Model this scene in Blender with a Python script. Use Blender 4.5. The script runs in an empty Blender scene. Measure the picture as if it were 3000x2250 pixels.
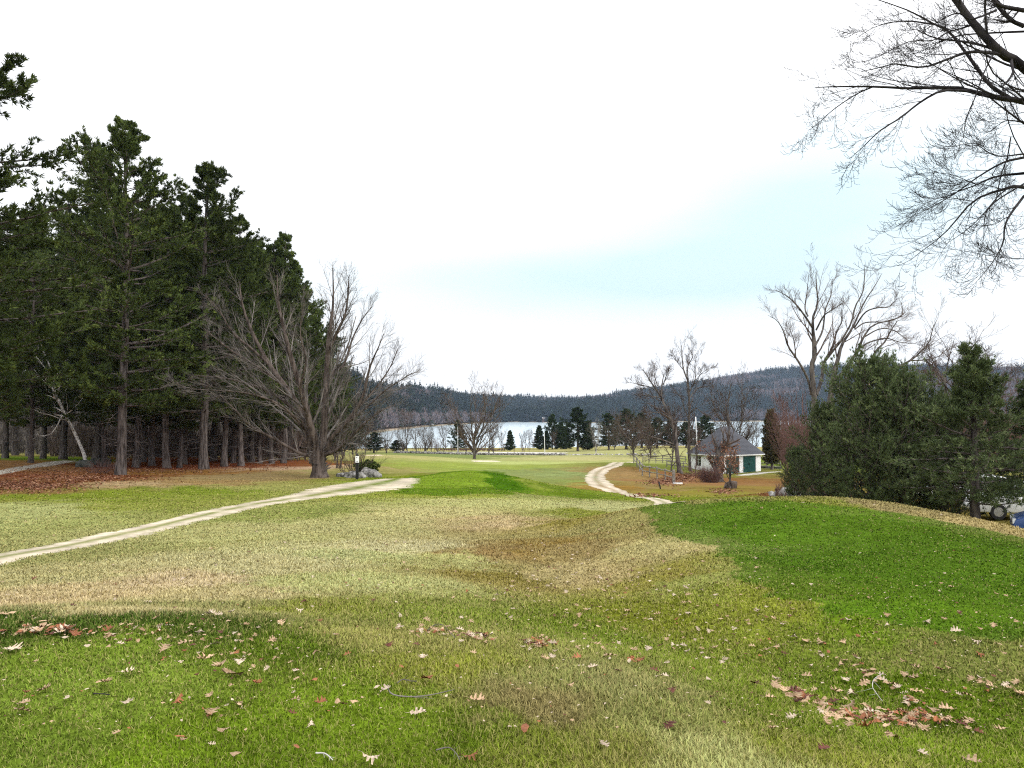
import bpy, math, random
import numpy as np
from math import radians as RD, sin, cos, pi

# ------------------------------------------------------------------ camera, sky, sun, exposure
sc = bpy.context.scene
F, CX, CY, V0, CZ = 2249.0, 1500.0, 1125.0, 1205.0, 1.6
PITCH = math.atan((V0 - CY) / F)
cam = bpy.data.objects.new('camera', bpy.data.cameras.new('camera'))
sc.collection.objects.link(cam)
cam.location = (0, 0, CZ)
cam.rotation_euler = (pi / 2 + PITCH, 0, 0)
cam.data.sensor_width = 36
cam.data.lens = 36 * F / 3000
cam.data.clip_start = 0.05
cam.data.clip_end = 12000
sc.camera = cam
sc.view_settings.view_transform = 'Standard'
sc.view_settings.look = 'None'
sc.view_settings.gamma = 1
sc.view_settings.exposure = 0
sc.cycles.use_denoising = False
sc.cycles.pixel_filter_type = 'BLACKMAN_HARRIS'
sc.cycles.filter_width = 1.15
sc.cycles.max_bounces = 6
sc.cycles.diffuse_bounces = 3
sc.cycles.volume_bounces = 1
sc.cycles.transparent_max_bounces = 8

SUN_EL, SUN_AZ = 36, 128        # azimuth clockwise from +y
w = bpy.data.worlds.new('World'); sc.world = w; w.use_nodes = True
nt = w.node_tree; N = nt.nodes; Lk = nt.links
N.clear()
out = N.new('ShaderNodeOutputWorld'); bg = N.new('ShaderNodeBackground')
sky = N.new('ShaderNodeTexSky'); sky.sky_type = 'NISHITA'; sky.sun_disc = False
sky.sun_elevation = RD(SUN_EL); sky.sun_rotation = RD(SUN_AZ); sky.dust_density = 2.0
sk = N.new('ShaderNodeVectorMath'); sk.operation = 'SCALE'; sk.inputs['Scale'].default_value = 0.12
Lk.new(sky.outputs[0], sk.inputs[0])
tc = N.new('ShaderNodeTexCoord')
sep = N.new('ShaderNodeSeparateXYZ'); Lk.new(tc.outputs['Generated'], sep.inputs[0])
def mth(op, a, b=None, c=None, clamp=False):
    m = N.new('ShaderNodeMath'); m.operation = op; m.use_clamp = clamp
    for i, q in enumerate((a, b, c)):
        if q is None: continue
        if isinstance(q, (int, float)): m.inputs[i].default_value = q
        else: Lk.new(q, m.inputs[i])
    return m.outputs[0]
# streaky cloud noise, stretched along the horizon
mp = N.new('ShaderNodeMapping'); mp.inputs['Scale'].default_value = (1.3, 1.3, 5.0)
Lk.new(tc.outputs['Generated'], mp.inputs[0])
nz = N.new('ShaderNodeTexNoise'); nz.inputs['Scale'].default_value = 1.6; nz.inputs['Detail'].default_value = 4
nz.inputs['Roughness'].default_value = 0.45
Lk.new(mp.outputs[0], nz.inputs['Vector'])
def lobe(az, el, saz, sel):
    dx = mth('SUBTRACT', mth('ARCTAN2', sep.outputs[0], sep.outputs[1]), RD(az))
    dz = mth('SUBTRACT', sep.outputs[2], sin(RD(el)))
    a = mth('POWER', mth('ABSOLUTE', mth('DIVIDE', dx, RD(saz))), 2)
    b = mth('POWER', mth('ABSOLUTE', mth('DIVIDE', dz, sin(RD(sel)))), 2)
    return mth('EXPONENT', mth('MULTIPLY', mth('ADD', a, b), -1.0))
gap = mth('ADD', lobe(9, 9.6, 19, 2.9), lobe(24, 14.5, 15, 5.0))
gap = mth('MULTIPLY', gap, mth('MULTIPLY_ADD', nz.outputs[0], 1.2, 0.35), None, True)
veil = mth('ADD', mth('MULTIPLY', gap, 0.85), mth('MULTIPLY', mth('SUBTRACT', nz.outputs[0], 0.5), 0.25), None, True)
mx = N.new('ShaderNodeMix'); mx.data_type = 'RGBA'
mx.inputs['A'].default_value = (1.22, 1.22, 1.23, 1)
mx.inputs['B'].default_value = (0.69, 0.93, 1.02, 1)
Lk.new(veil, mx.inputs['Factor'])
mx2 = N.new('ShaderNodeMix'); mx2.data_type = 'RGBA'; mx2.inputs['Factor'].default_value = 0.9
Lk.new(sk.outputs[0], mx2.inputs['A']); Lk.new(mx.outputs['Result'], mx2.inputs['B'])
# overcast sky is brighter towards the zenith
zen = mth('MULTIPLY_ADD', mth('POWER', mth('MAXIMUM', sep.outputs[2], 0.0), 1.5), 1.25, 1.0)
vs = N.new('ShaderNodeVectorMath'); vs.operation = 'SCALE'
Lk.new(mx2.outputs['Result'], vs.inputs[0]); Lk.new(zen, vs.inputs['Scale'])
Lk.new(vs.outputs[0], bg.inputs['Color']); bg.inputs['Strength'].default_value = 1.0
Lk.new(bg.outputs[0], out.inputs[0])

sun = bpy.data.objects.new('sun', bpy.data.lights.new('sun', 'SUN'))
sc.collection.objects.link(sun)
sun.data.energy = 1.5; sun.data.angle = RD(16); sun.data.color = (1.0, 0.95, 0.88)
sun.rotation_euler = (RD(90 - SUN_EL), 0, RD(180 - SUN_AZ))

# ------------------------------------------------------------------ helpers
rng = np.random.default_rng(7)
COL = sc.collection

def lin(c):
    c = np.asarray(c, float) / 255.0
    return np.where(c <= 0.04045, c / 12.92, ((c + 0.055) / 1.055) ** 2.4)

def tag(o, label=None, cat=None, group=None, kind=None):
    if label: o['label'] = label
    if cat: o['category'] = cat
    if group: o['group'] = group
    if kind: o['kind'] = kind
    return o

def mesh(name, V, faces, mats, midx=None, smooth=True, attrs=None):
    """faces: list of (n,k) int arrays"""
    V = np.asarray(V, np.float32)
    faces = [np.asarray(f, np.int32) for f in faces if len(f)]
    me = bpy.data.meshes.new(name)
    me.vertices.add(len(V)); me.vertices.foreach_set('co', V.ravel())
    loops = np.concatenate([f.ravel() for f in faces])
    tot = np.concatenate([np.full(len(f), f.shape[1], np.int32) for f in faces])
    st = np.concatenate([[0], np.cumsum(tot)[:-1]]).astype(np.int32)
    me.loops.add(len(loops)); me.loops.foreach_set('vertex_index', loops)
    me.polygons.add(len(tot)); me.polygons.foreach_set('loop_start', st)
    me.polygons.foreach_set('loop_total', tot)
    me.polygons.foreach_set('use_smooth', np.full(len(tot), bool(smooth)))
    for m in (mats if isinstance(mats, (list, tuple)) else [mats]): me.materials.append(m)
    if midx is not None: me.polygons.foreach_set('material_index', np.asarray(midx, np.int32))
    me.update(calc_edges=True)
    if attrs:
        for k, a in attrs.items():
            a = np.asarray(a, np.float32)
            if a.ndim == 2:
                if a.shape[1] == 3: a = np.hstack([a, np.ones((len(a), 1), np.float32)])
                at = me.attributes.new(k, 'FLOAT_COLOR', 'POINT'); at.data.foreach_set('color', a.ravel())
            else:
                at = me.attributes.new(k, 'FLOAT', 'POINT'); at.data.foreach_set('value', a)
    return me

def ob(name, me, parent=None, loc=None, rot=None, scale=None):
    o = bpy.data.objects.new(name, me); COL.objects.link(o)
    if parent is not None: o.parent = parent
    if loc is not None: o.location = loc
    if rot is not None: o.rotation_euler = rot
    if scale is not None: o.scale = scale
    return o

def thing(name, label, cat, loc=(0, 0, 0), rotz=0, group=None, scale=None):
    o = ob(name, None, None, loc, (0, 0, rotz), scale)
    return tag(o, label, cat, group)

def dup(root, loc, rotz, label, group=None, scale=(1, 1, 1), name=None):
    r = root.copy(); COL.objects.link(r)
    if name: r.name = name
    r.location = loc; r.rotation_euler = (0, 0, rotz); r.scale = scale
    r['label'] = label
    if group: r['group'] = group
    for ch in list(root.children):
        c = ch.copy(); COL.objects.link(c); c.parent = r
        for g in list(ch.children):
            d = g.copy(); COL.objects.link(d); d.parent = c
    return r

class GB:
    """collects geometry"""
    def __init__(s): s.V = []; s.F = []; s.M = []; s.n = 0; s.A = []
    def add(s, V, F, m=0, a=0.5):
        V = np.asarray(V, float).reshape(-1, 3)
        s.V.append(V)
        a = np.full(len(V), a) if np.isscalar(a) else np.asarray(a)
        s.A.append(a)
        for f in (F if isinstance(F, list) else [F]):
            f = np.asarray(f)
            if len(f): s.F.append(f + s.n); s.M.append(np.full(len(f), m))
        s.n += len(V)
    def build(s, name, mats, parent=None, smooth=True, **kw):
        me = mesh(name, np.concatenate(s.V), s.F, mats, np.concatenate(s.M), smooth, {'var': np.concatenate(s.A)})
        return ob(name, me, parent, **kw)
    def me(s, name, mats, smooth=True):
        return mesh(name, np.concatenate(s.V), s.F, mats, np.concatenate(s.M), smooth, {'var': np.concatenate(s.A)})

def box(x0, x1, y0, y1, z0, z1):
    V = [(x, y, z) for z in (z0, z1) for y in (y0, y1) for x in (x0, x1)]
    Fc = [(0, 2, 3, 1), (4, 5, 7, 6), (0, 1, 5, 4), (2, 6, 7, 3), (0, 4, 6, 2), (1, 3, 7, 5)]
    return np.array(V, float), np.array(Fc)

def nrm(a): return a / np.maximum(np.linalg.norm(a, axis=-1, keepdims=True), 1e-9)

def tubes(P, R, sides, gnarl=0.0, r=None):
    """P (B,n,3) R (B,n) -> V,F"""
    B, n, _ = P.shape
    T = np.gradient(P, axis=1) if n > 1 else P
    T = nrm(T)
    avg = np.abs(nrm(P[:, -1] - P[:, 0]))
    ref = np.zeros((B, 3)); ref[np.arange(B), np.argmin(avg, axis=1)] = 1
    Nn = nrm(np.cross(T, ref[:, None, :])); Bn = np.cross(T, Nn)
    a = np.arange(sides) * 2 * pi / sides
    RR = R[:, :, None, None] * np.ones((1, 1, sides, 1))
    if gnarl and r is not None:
        RR = RR * (1 + gnarl * r.normal(size=RR.shape))
    V = P[:, :, None, :] + RR * (np.cos(a)[None, None, :, None] * Nn[:, :, None, :] + np.sin(a)[None, None, :, None] * Bn[:, :, None, :])
    idx = np.arange(B * n * sides).reshape(B, n, sides)
    a0 = idx[:, :-1]; a1 = idx[:, 1:]
    Fq = np.stack([a0, np.roll(a0, -1, 2), np.roll(a1, -1, 2), a1], -1).reshape(-1, 4)
    return V.reshape(-1, 3), Fq

def smooth_poly(pts, n):
    """Catmull-Rom resample of rows (any columns)"""
    p = np.asarray(pts, float)
    if len(p) == 2: p = np.array([p[0], (p[0] + p[1]) / 2, p[1]])
    q = np.vstack([2 * p[0] - p[1], p, 2 * p[-1] - p[-2]])
    t = np.linspace(0, len(p) - 1 - 1e-6, n); i = t.astype(int); f = (t - i)[:, None]
    a, b, c, d = q[i], q[i + 1], q[i + 2], q[i + 3]
    return 0.5 * ((2 * b) + (-a + c) * f + (2 * a - 5 * b + 4 * c - d) * f ** 2 + (-a + 3 * b - 3 * c + d) * f ** 3)

def grow(r, S, D, L, R, nseg, wander, trop, tip=0.25):
    B = len(S); P = np.zeros((B, nseg + 1, 3)); P[:, 0] = S; d = nrm(D)
    tr = np.array([0, 0, 1.0]) * (trop if np.isscalar(trop) else 1)
    for s in range(nseg):
        tv = tr if np.isscalar(trop) else tr * trop[min(s, len(trop) - 1)]
        d = nrm(d + r.normal(size=(B, 3)) * wander + tv / nseg)
        P[:, s + 1] = P[:, s] + d * (L / nseg)[:, None]
    t = np.linspace(0, 1, nseg + 1)
    return P, R[:, None] * (1 - (1 - tip) * t)[None, :]

def spawn(r, P, Rr, m, t0, t1, ang, lr, rr, flat=1.0, lmin=0.0, taper=0.55, L=None):
    B, n, _ = P.shape
    if L is None: L = np.linalg.norm(np.diff(P, axis=1), axis=2).sum(1)
    m_i = np.full(B, m)
    par = np.repeat(np.arange(B), m_i)
    k = len(par)
    t = (np.tile(np.arange(m), B) + r.random(k)) / m * (t1 - t0) + t0
    x = t * (n - 1); i = np.minimum(x.astype(int), n - 2); f = (x - i)
    pos = P[par, i] * (1 - f)[:, None] + P[par, i + 1] * f[:, None]
    T = nrm(P[par, i + 1] - P[par, i])
    rad = Rr[par, i] * (1 - f) + Rr[par, i + 1] * f
    q = r.normal(size=(k, 3)); q[:, 2] *= flat
    q = nrm(q - (q * T).sum(1, keepdims=True) * T)
    a = RD(1) * r.uniform(ang[0], ang[1], k)
    D = np.cos(a)[:, None] * T + np.sin(a)[:, None] * q
    Lc = np.maximum(L[par] * lr * (1 - taper * t) * r.uniform(0.65, 1.25, k), lmin)
    return pos, D, Lc, rad * rr * r.uniform(0.75, 1.1, k)

def bare(r, limbs, levels, rmin=0.006, sides0=10, gb=None, nres=14):
    """limbs: list of polylines rows (x,y,z,r). levels: list of dicts."""
    gb = gb or GB()
    A = np.stack([smooth_poly(l, nres) for l in limbs])
    P, R = A[:, :, :3], np.maximum(A[:, :, 3], rmin)
    V, Fq = tubes(P, R, sides0, 0.03, r); gb.add(V, Fq)
    for k, lv in enumerate(levels):
        S, D, L, Rc = spawn(r, P, R, lv['m'], lv.get('t0', .2), lv.get('t1', 1), lv.get('ang', (25, 55)), lv.get('lr', .5), lv.get('rr', .55), lv.get('flat', 1), lv.get('lmin', 0), lv.get('taper', .5))
        P, R = grow(r, S, D, L, np.maximum(Rc, rmin), lv.get('nseg', 5), lv.get('wander', .12), lv.get('trop', .3), lv.get('tip', .3))
        R = np.maximum(R, rmin * lv.get('rm', 1))
        V, Fq = tubes(P, R, lv.get('sides', 4)); gb.add(V, Fq)
    return gb, P

# ------------------------------------------------------------------ picture geometry -> world
def ray(u, v):
    a = (u - CX) / F; b = (CY - v) / F
    y = cos(PITCH) - b * sin(PITCH); z = sin(PITCH) + b * cos(PITCH)
    return a / y, z / y          # x, z per unit y
def PT(u, v, d):
    a, b = ray(u, v); return np.array([a * d, d, CZ + b * d])

CP = [  # column, row, depth of ground points read off the photograph
 (0,2250,3.5),(0,2000,4.5),(0,1815,6.4),(0,1770,8.5),(0,1700,11.8),(0,1630,18),(0,1540,24.5),(0,1450,35),(0,1400,46),(0,1350,72),(0,1335,110),
 (350,1800,6.6),(350,1762,8.5),(350,1392,59),(350,1365,76),
 (700,2250,3.5),(700,2000,4.5),(700,1830,6.2),(700,1785,8.2),(700,1700,11.5),(700,1600,17),(700,1485,31),(700,1420,45),(700,1372,67),(700,1355,88),
 (935,1400,55),(880,1372,70),(1050,1402,52),(1090,1362,72),
 (1300,2250,3.5),(1300,2000,4.6),(1300,1880,6.2),(1300,1805,8.2),(1300,1700,11.6),(1300,1600,17),(1300,1500,28),(1300,1460,36),(1300,1448,41),
 (1300,1400,49),(1430,1385,55),(1400,1379,58),(1250,1392,56),(1170,1407,50),(1170,1430,43),(1500,1400,52),(1450,1435,43),
 (1600,1440,58),(1560,1449,46),(1700,1462,42),(1560,1412,56),(1640,1425,62),
 (1740,1410,68),(1760,1440,54),(1980,1472,41),(1850,1357,100),
 (1600,1400,75),(1600,1360,105),(1500,1347,132),(1390,1345,138),(1200,1360,90),(1130,1375,73),(1200,1333,138),(1100,1332,122),(1300,1331,155),
 (1600,1335,165),(1600,1318,215),(1900,1322,170),(1900,1306,240),(1300,1318,210),(1100,1325,180),(1100,1318,240),(1600,1308,280),
 (2112,1385,98),(2000,1388,90),(2250,1380,100),(2100,1430,63),(1880,1398,82),(1930,1430,64),(1860,1380,86),(2250,1350,130),(2250,1335,160),(2250,1318,200),
 (2300,1440,42),(2200,1466,39),(2050,1462,47),
 (1850,1492,21.5),(1850,1471,40),(2300,1466,23),(2600,1482,22.5),(2800,1512,20.5),(3000,1552,18.5),(3200,1600,17),
 (2300,1620,14.1),(2700,1620,13.5),(2950,1750,10.3),(2700,1800,9.3),(2450,1750,10.2),(2000,1560,16.5),
 (2100,1620,13.5),(2300,1750,10.1),(1650,1560,21),(1650,1720,13.1),(2000,1850,9.35),(2300,1950,7.85),(2700,2080,6.5),(3000,2180,5.6),
 (1500,1580,19.2),(1700,1520,22.8),(1500,1500,28.5),
 (1600,1950,5.1),(1900,2050,4.4),(2200,2240,3.6),(1900,1930,6.3),(2300,2080,5.2),(2700,2240,4.3),(3000,1900,7.7),
]
CP2 = [ # column, depth, height for ground hidden from the camera
 (1400,66,-4.2),(1850,28,-2.5),(2300,29,-2.6),(2600,27.5,-2.7),(2800,25.5,-2.7),(3000,23.5,-2.6),(3200,22,-2.5),(2300,36,-2.75),(2600,36,-3.1),(3000,34,-3.0),
 (2600,60,-4.5),(3000,60,-4.2),(3300,40,-3.2),(2600,110,-6.8),(3100,110,-6),(2600,200,-9.5),(3200,220,-9.5),(-200,120,-5),(-300,60,-2.9),(400,120,-5.5),(700,140,-7),(0,220,-8.5),(700,240,-10),
 (0,1.2,0.0),(1500,1.2,0.0),(3000,1.2,0.0),(1500,2.2,0.0),(0,2.2,0),(3000,2.4,-0.05),(3000,3.6,-.35),(-400,18,-1.8),(-400,8,-.4),(-400,5,-.05),(-400,35,-2.3),(3500,12,-1.1),(3500,6,-.75),(3500,24,-2.5),
]
_p = [PT(*c) for c in CP]
for u_, d_, z_ in CP2: _p.append(np.array([(u_ - CX) / F / cos(PITCH) * d_, d_, z_]))
_p = np.array(_p)
_q = np.stack([np.arctan2(_p[:, 0], _p[:, 1]), np.log(np.hypot(_p[:, 0], _p[:, 1]))], 1)
def _tps(d2): return np.where(d2 > 1e-12, 0.5 * d2 * np.log(np.maximum(d2, 1e-12)), 0)
_n = len(_q)
_K = _tps(((_q[:, None] - _q[None]) ** 2).sum(-1)) + np.eye(_n) * 2e-4
_Q = np.hstack([np.ones((_n, 1)), _q])
_A = np.block([[_K, _Q], [_Q.T, np.zeros((3, 3))]])
_w = np.linalg.solve(_A, np.concatenate([_p[:, 2], np.zeros(3)]))
def _near(th, lr):
    o = np.empty(len(th))
    for a in range(0, len(th), 20000):
        q = np.stack([th[a:a + 20000], lr[a:a + 20000]], 1)
        d2 = ((q[:, None] - _q[None]) ** 2).sum(-1)
        o[a:a + 20000] = _tps(d2) @ _w[:_n] + _w[_n] + q @ _w[_n + 1:]
    return o
def sst(x, a, b):
    t = np.clip((x - a) / (b - a), 0, 1); return t * t * (3 - 2 * t)
LAKE = -15.0
_shore_u = np.array([-1500, 900, 1000, 1070, 1130, 1300, 1500, 1720, 1950, 2140, 2300, 2500, 4500])
_shore_r = np.array([200, 260, 330, 560, 640, 900, 1190, 1080, 1250, 1290, 1330, 1200, 900])
_sky_u = np.array([-1500, 700, 900, 1000, 1090, 1180, 1300, 1400, 1500, 1600, 1700, 1800, 1900, 2000, 2130, 2250, 2400, 2600, 2750, 3000, 4500])
_sky_v = np.array([1110, 1100, 1105, 1118, 1132, 1146, 1163, 1165, 1167, 1167, 1166, 1157, 1147, 1133, 1108, 1092, 1087, 1087, 1092, 1098, 1100])
_hr = np.array([900, 900, 950, 1000, 1100, 1200, 1500, 1800, 2000, 2100, 2100, 2100, 2150, 2200, 2300, 2400, 2400, 2400, 2400, 2400, 2400])
def shore(th): u = CX + F * np.tan(np.clip(th, -1.2, 1.2)); return np.interp(u, _shore_u, _shore_r)
def vnoise(x, y, s, seed=0):
    """cheap smooth value noise"""
    x = np.asarray(x) / s; y = np.asarray(y) / s
    def h(i, j):
        t = np.sin(i * 127.1 + j * 311.7 + seed * 74.7) * 43758.5453; return t - np.floor(t)
    i = np.floor(x); j = np.floor(y); fx = x - i; fy = y - j
    fx = fx * fx * (3 - 2 * fx); fy = fy * fy * (3 - 2 * fy)
    return (h(i, j) * (1 - fx) + h(i + 1, j) * fx) * (1 - fy) + (h(i, j + 1) * (1 - fx) + h(i + 1, j + 1) * fx) * fy
def H(x, y):
    x = np.atleast_1d(np.asarray(x, float)).ravel(); y = np.atleast_1d(np.asarray(y, float)).ravel()
    th = np.arctan2(x, y); r = np.maximum(np.hypot(x, y), 0.8)
    tc_ = np.clip(th, -0.82, 0.82)
    z = _near(tc_, np.log(np.minimum(r, 320)))
    back = -0.02 * r - 0.00002 * r * r
    s = sst(np.abs(th), 0.95, 1.7)
    z = z * (1 - s) + np.maximum(back, -12) * s
    z = z * (1 - sst(r, 250, 330)) + (-14.2) * sst(r, 250, 330)
    S = shore(th)
    dip = sst(r, 335, 350) * (1 - sst(r, S - 12, S + 4)) * (S > 335)
    z = z - 3 * dip
    u = CX + F * np.tan(np.clip(th, -1.2, 1.2))
    hr = np.interp(u, _sky_u, _hr); sv = np.interp(u, _sky_u, _sky_v)
    zt = CZ + (V0 - sv) / F * hr - 9
    S2 = np.maximum(S, 330)
    t = np.clip((r - S2) / (hr - S2), 0, 1)
    up = (t ** 1.15) * (zt + 14.2)
    z = z + np.where(r > S2, up * (1 + 0.0), 0)
    nzz = (vnoise(x, y, 170, 1) - .5) * 22 + (vnoise(x, y, 60, 2) - .5) * 7
    z = z + nzz * sst(r, S2 + 40, S2 + 400) * (1 - 0.8 * sst(t, .75, 1))
    # small undulation of the turf
    z = z + ((vnoise(x, y, 1.7, 3) - .5) * 0.035 + (vnoise(x, y, .45, 4) - .5) * .012) * (1 - sst(r, 20, 60)) + (vnoise(x, y, 9, 5) - .5) * .14 * sst(r, 12, 40) * (1 - sst(r, 150, 300))
    return z
def Gd(u, d):
    x = (u - CX) / F / cos(PITCH) * d; return np.array([x, d, H(x, d)[0]])
def Gv(us, vs):
    """ground points hit by the rays through picture positions (vectorised march)"""
    us = np.atleast_1d(np.asarray(us, float)); vs = np.atleast_1d(np.asarray(vs, float))
    a = (us - CX) / F; b = (CY - vs) / F
    y = cos(PITCH) - b * sin(PITCH); zz = (sin(PITCH) + b * cos(PITCH)) / y; xx = a / y
    d = np.exp(np.linspace(math.log(2.0), math.log(330), 260))
    res = np.full(len(us), 330.0)
    X = xx[:, None] * d; Z = CZ + zz[:, None] * d
    hh = H(X.ravel(), np.broadcast_to(d, X.shape).ravel()).reshape(X.shape)
    under = Z < hh
    k = np.argmax(under, 1); ok = under.any(1) & (k > 0)
    for i in np.where(ok)[0]:
        j = k[i]; g0 = Z[i, j - 1] - hh[i, j - 1]; g1 = Z[i, j] - hh[i, j]
        f = g0 / (g0 - g1); res[i] = d[j - 1] + (d[j] - d[j - 1]) * f
    x = xx * res
    return np.stack([x, res, H(x, res)], 1)
def G(u, v): return Gv([u], [v])[0]
def pxm(d): return d / F      # metres per picture unit at depth d

# ------------------------------------------------------------------ materials
def newmat(name, rough=0.8, spec=0.2):
    m = bpy.data.materials.new(name); m.use_nodes = True
    b = m.node_tree.nodes['Principled BSDF']
    b.inputs['Roughness'].default_value = rough
    b.inputs['Specular IOR Level'].default_value = spec
    return m, m.node_tree.nodes, m.node_tree.links, b
def noise_mat(name, c1, c2, scale, rough=.85, detail=5, stretch=(1, 1, 1), bump=0.0, bscale=None, c3=None, spec=.04, lo=.35, hi=.65, objrand=0.0):
    m, N, L, b = newmat(name, rough, spec)
    tcn = N.new('ShaderNodeTexCoord'); mp = N.new('ShaderNodeMapping'); mp.inputs['Scale'].default_value = stretch
    L.new(tcn.outputs['Object'], mp.inputs[0])
    nz = N.new('ShaderNodeTexNoise'); nz.inputs['Scale'].default_value = scale; nz.inputs['Detail'].default_value = detail
    L.new(mp.outputs[0], nz.inputs['Vector'])
    cr = N.new('ShaderNodeValToRGB'); cr.color_ramp.elements[0].position = lo; cr.color_ramp.elements[1].position = hi
    cr.color_ramp.elements[0].color = (*c1, 1); cr.color_ramp.elements[1].color = (*c2, 1)
    if c3 is not None:
        e = cr.color_ramp.elements.new((lo + hi) / 2); e.color = (*c3, 1)
    L.new(nz.outputs[0], cr.inputs[0])
    src = cr.outputs[0]
    if objrand:
        oi = N.new('ShaderNodeObjectInfo'); mr = N.new('ShaderNodeMapRange')
        mr.inputs['To Min'].default_value = 1 - objrand; mr.inputs['To Max'].default_value = 1 + objrand
        L.new(oi.outputs['Random'], mr.inputs[0])
        sc_ = N.new('ShaderNodeVectorMath'); sc_.operation = 'SCALE'
        L.new(src, sc_.inputs[0]); L.new(mr.outputs[0], sc_.inputs['Scale']); src = sc_.outputs[0]
    L.new(src, b.inputs['Base Color'])
    if bump:
        n2 = N.new('ShaderNodeTexNoise'); n2.inputs['Scale'].default_value = bscale or scale * 2; n2.inputs['Detail'].default_value = 4
        L.new(mp.outputs[0], n2.inputs['Vector'])
        bp = N.new('ShaderNodeBump'); bp.inputs['Strength'].default_value = bump; bp.inputs['Distance'].default_value = 0.05
        L.new(n2.outputs[0], bp.inputs['Height']); L.new(bp.outputs[0], b.inputs['Normal'])
    return m
def plain(name, c, rough=.6, spec=.3, metal=0):
    m = noise_mat(name, tuple(x * .88 for x in c), tuple(min(1, x * 1.08) for x in c), 6, rough, spec=spec)
    m.node_tree.nodes['Principled BSDF'].inputs['Metallic'].default_value = metal
    return m

M = {}
M['bark_pine'] = noise_mat('bark_pine', (.035, .028, .026), (.17, .145, .135), 7, .95, stretch=(1, 1, .18), bump=.9, bscale=9, objrand=.2)
M['bark_maple'] = noise_mat('bark_maple', (.035, .026, .022), (.15, .12, .105), 5, .95, stretch=(1, 1, .2), bump=.9, bscale=8)
M['twig_grey'] = noise_mat('twig_grey', (.06, .052, .049), (.24, .215, .20), 1.2, .9)
M['twig_brown'] = noise_mat('twig_brown', (.06, .042, .035), (.16, .12, .10), 3, .9, objrand=.25)
M['twig_red'] = noise_mat('twig_red', (.10, .055, .045), (.20, .12, .105), 3, .9)
M['twig_dark'] = noise_mat('twig_dark', (.018, .016, .018), (.055, .05, .052), 3, .9)
M['bark_ash'] = noise_mat('bark_ash', (.04, .034, .032), (.17, .15, .135), 4, .95, stretch=(1, 1, .3), bump=.6)
M['bark_light'] = noise_mat('bark_light', (.3, .28, .26), (.62, .6, .56), 3, .9)
M['birch'] = noise_mat('birch', (.25, .23, .22), (.8, .78, .75), 2.2, .8, stretch=(1, 1, 4), lo=.36, hi=.5)
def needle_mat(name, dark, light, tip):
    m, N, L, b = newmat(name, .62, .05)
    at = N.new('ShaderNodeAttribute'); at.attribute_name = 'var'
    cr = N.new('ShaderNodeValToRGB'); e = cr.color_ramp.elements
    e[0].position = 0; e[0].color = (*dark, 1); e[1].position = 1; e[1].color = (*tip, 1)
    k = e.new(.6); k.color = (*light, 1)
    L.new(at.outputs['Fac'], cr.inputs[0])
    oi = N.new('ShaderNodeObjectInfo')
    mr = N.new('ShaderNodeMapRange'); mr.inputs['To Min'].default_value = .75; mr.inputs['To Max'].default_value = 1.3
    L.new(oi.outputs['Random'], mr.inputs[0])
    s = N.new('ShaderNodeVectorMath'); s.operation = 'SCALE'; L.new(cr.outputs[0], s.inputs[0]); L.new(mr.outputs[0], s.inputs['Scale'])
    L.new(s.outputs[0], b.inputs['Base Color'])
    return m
M['needle'] = needle_mat('needle_pine', (.022, .034, .012), (.072, .102, .026), (.19, .235, .06))
M['needle_blue'] = needle_mat('needle_young_pine', (.034, .050, .022), (.105, .140, .058), (.26, .30, .14))
M['needle_spruce'] = needle_mat('needle_spruce', (.02, .035, .022), (.04, .066, .034), (.07, .10, .045))
M['needle_cedar'] = needle_mat('needle_cedar', (.04, .036, .018), (.085, .075, .03), (.14, .12, .05))

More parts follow.
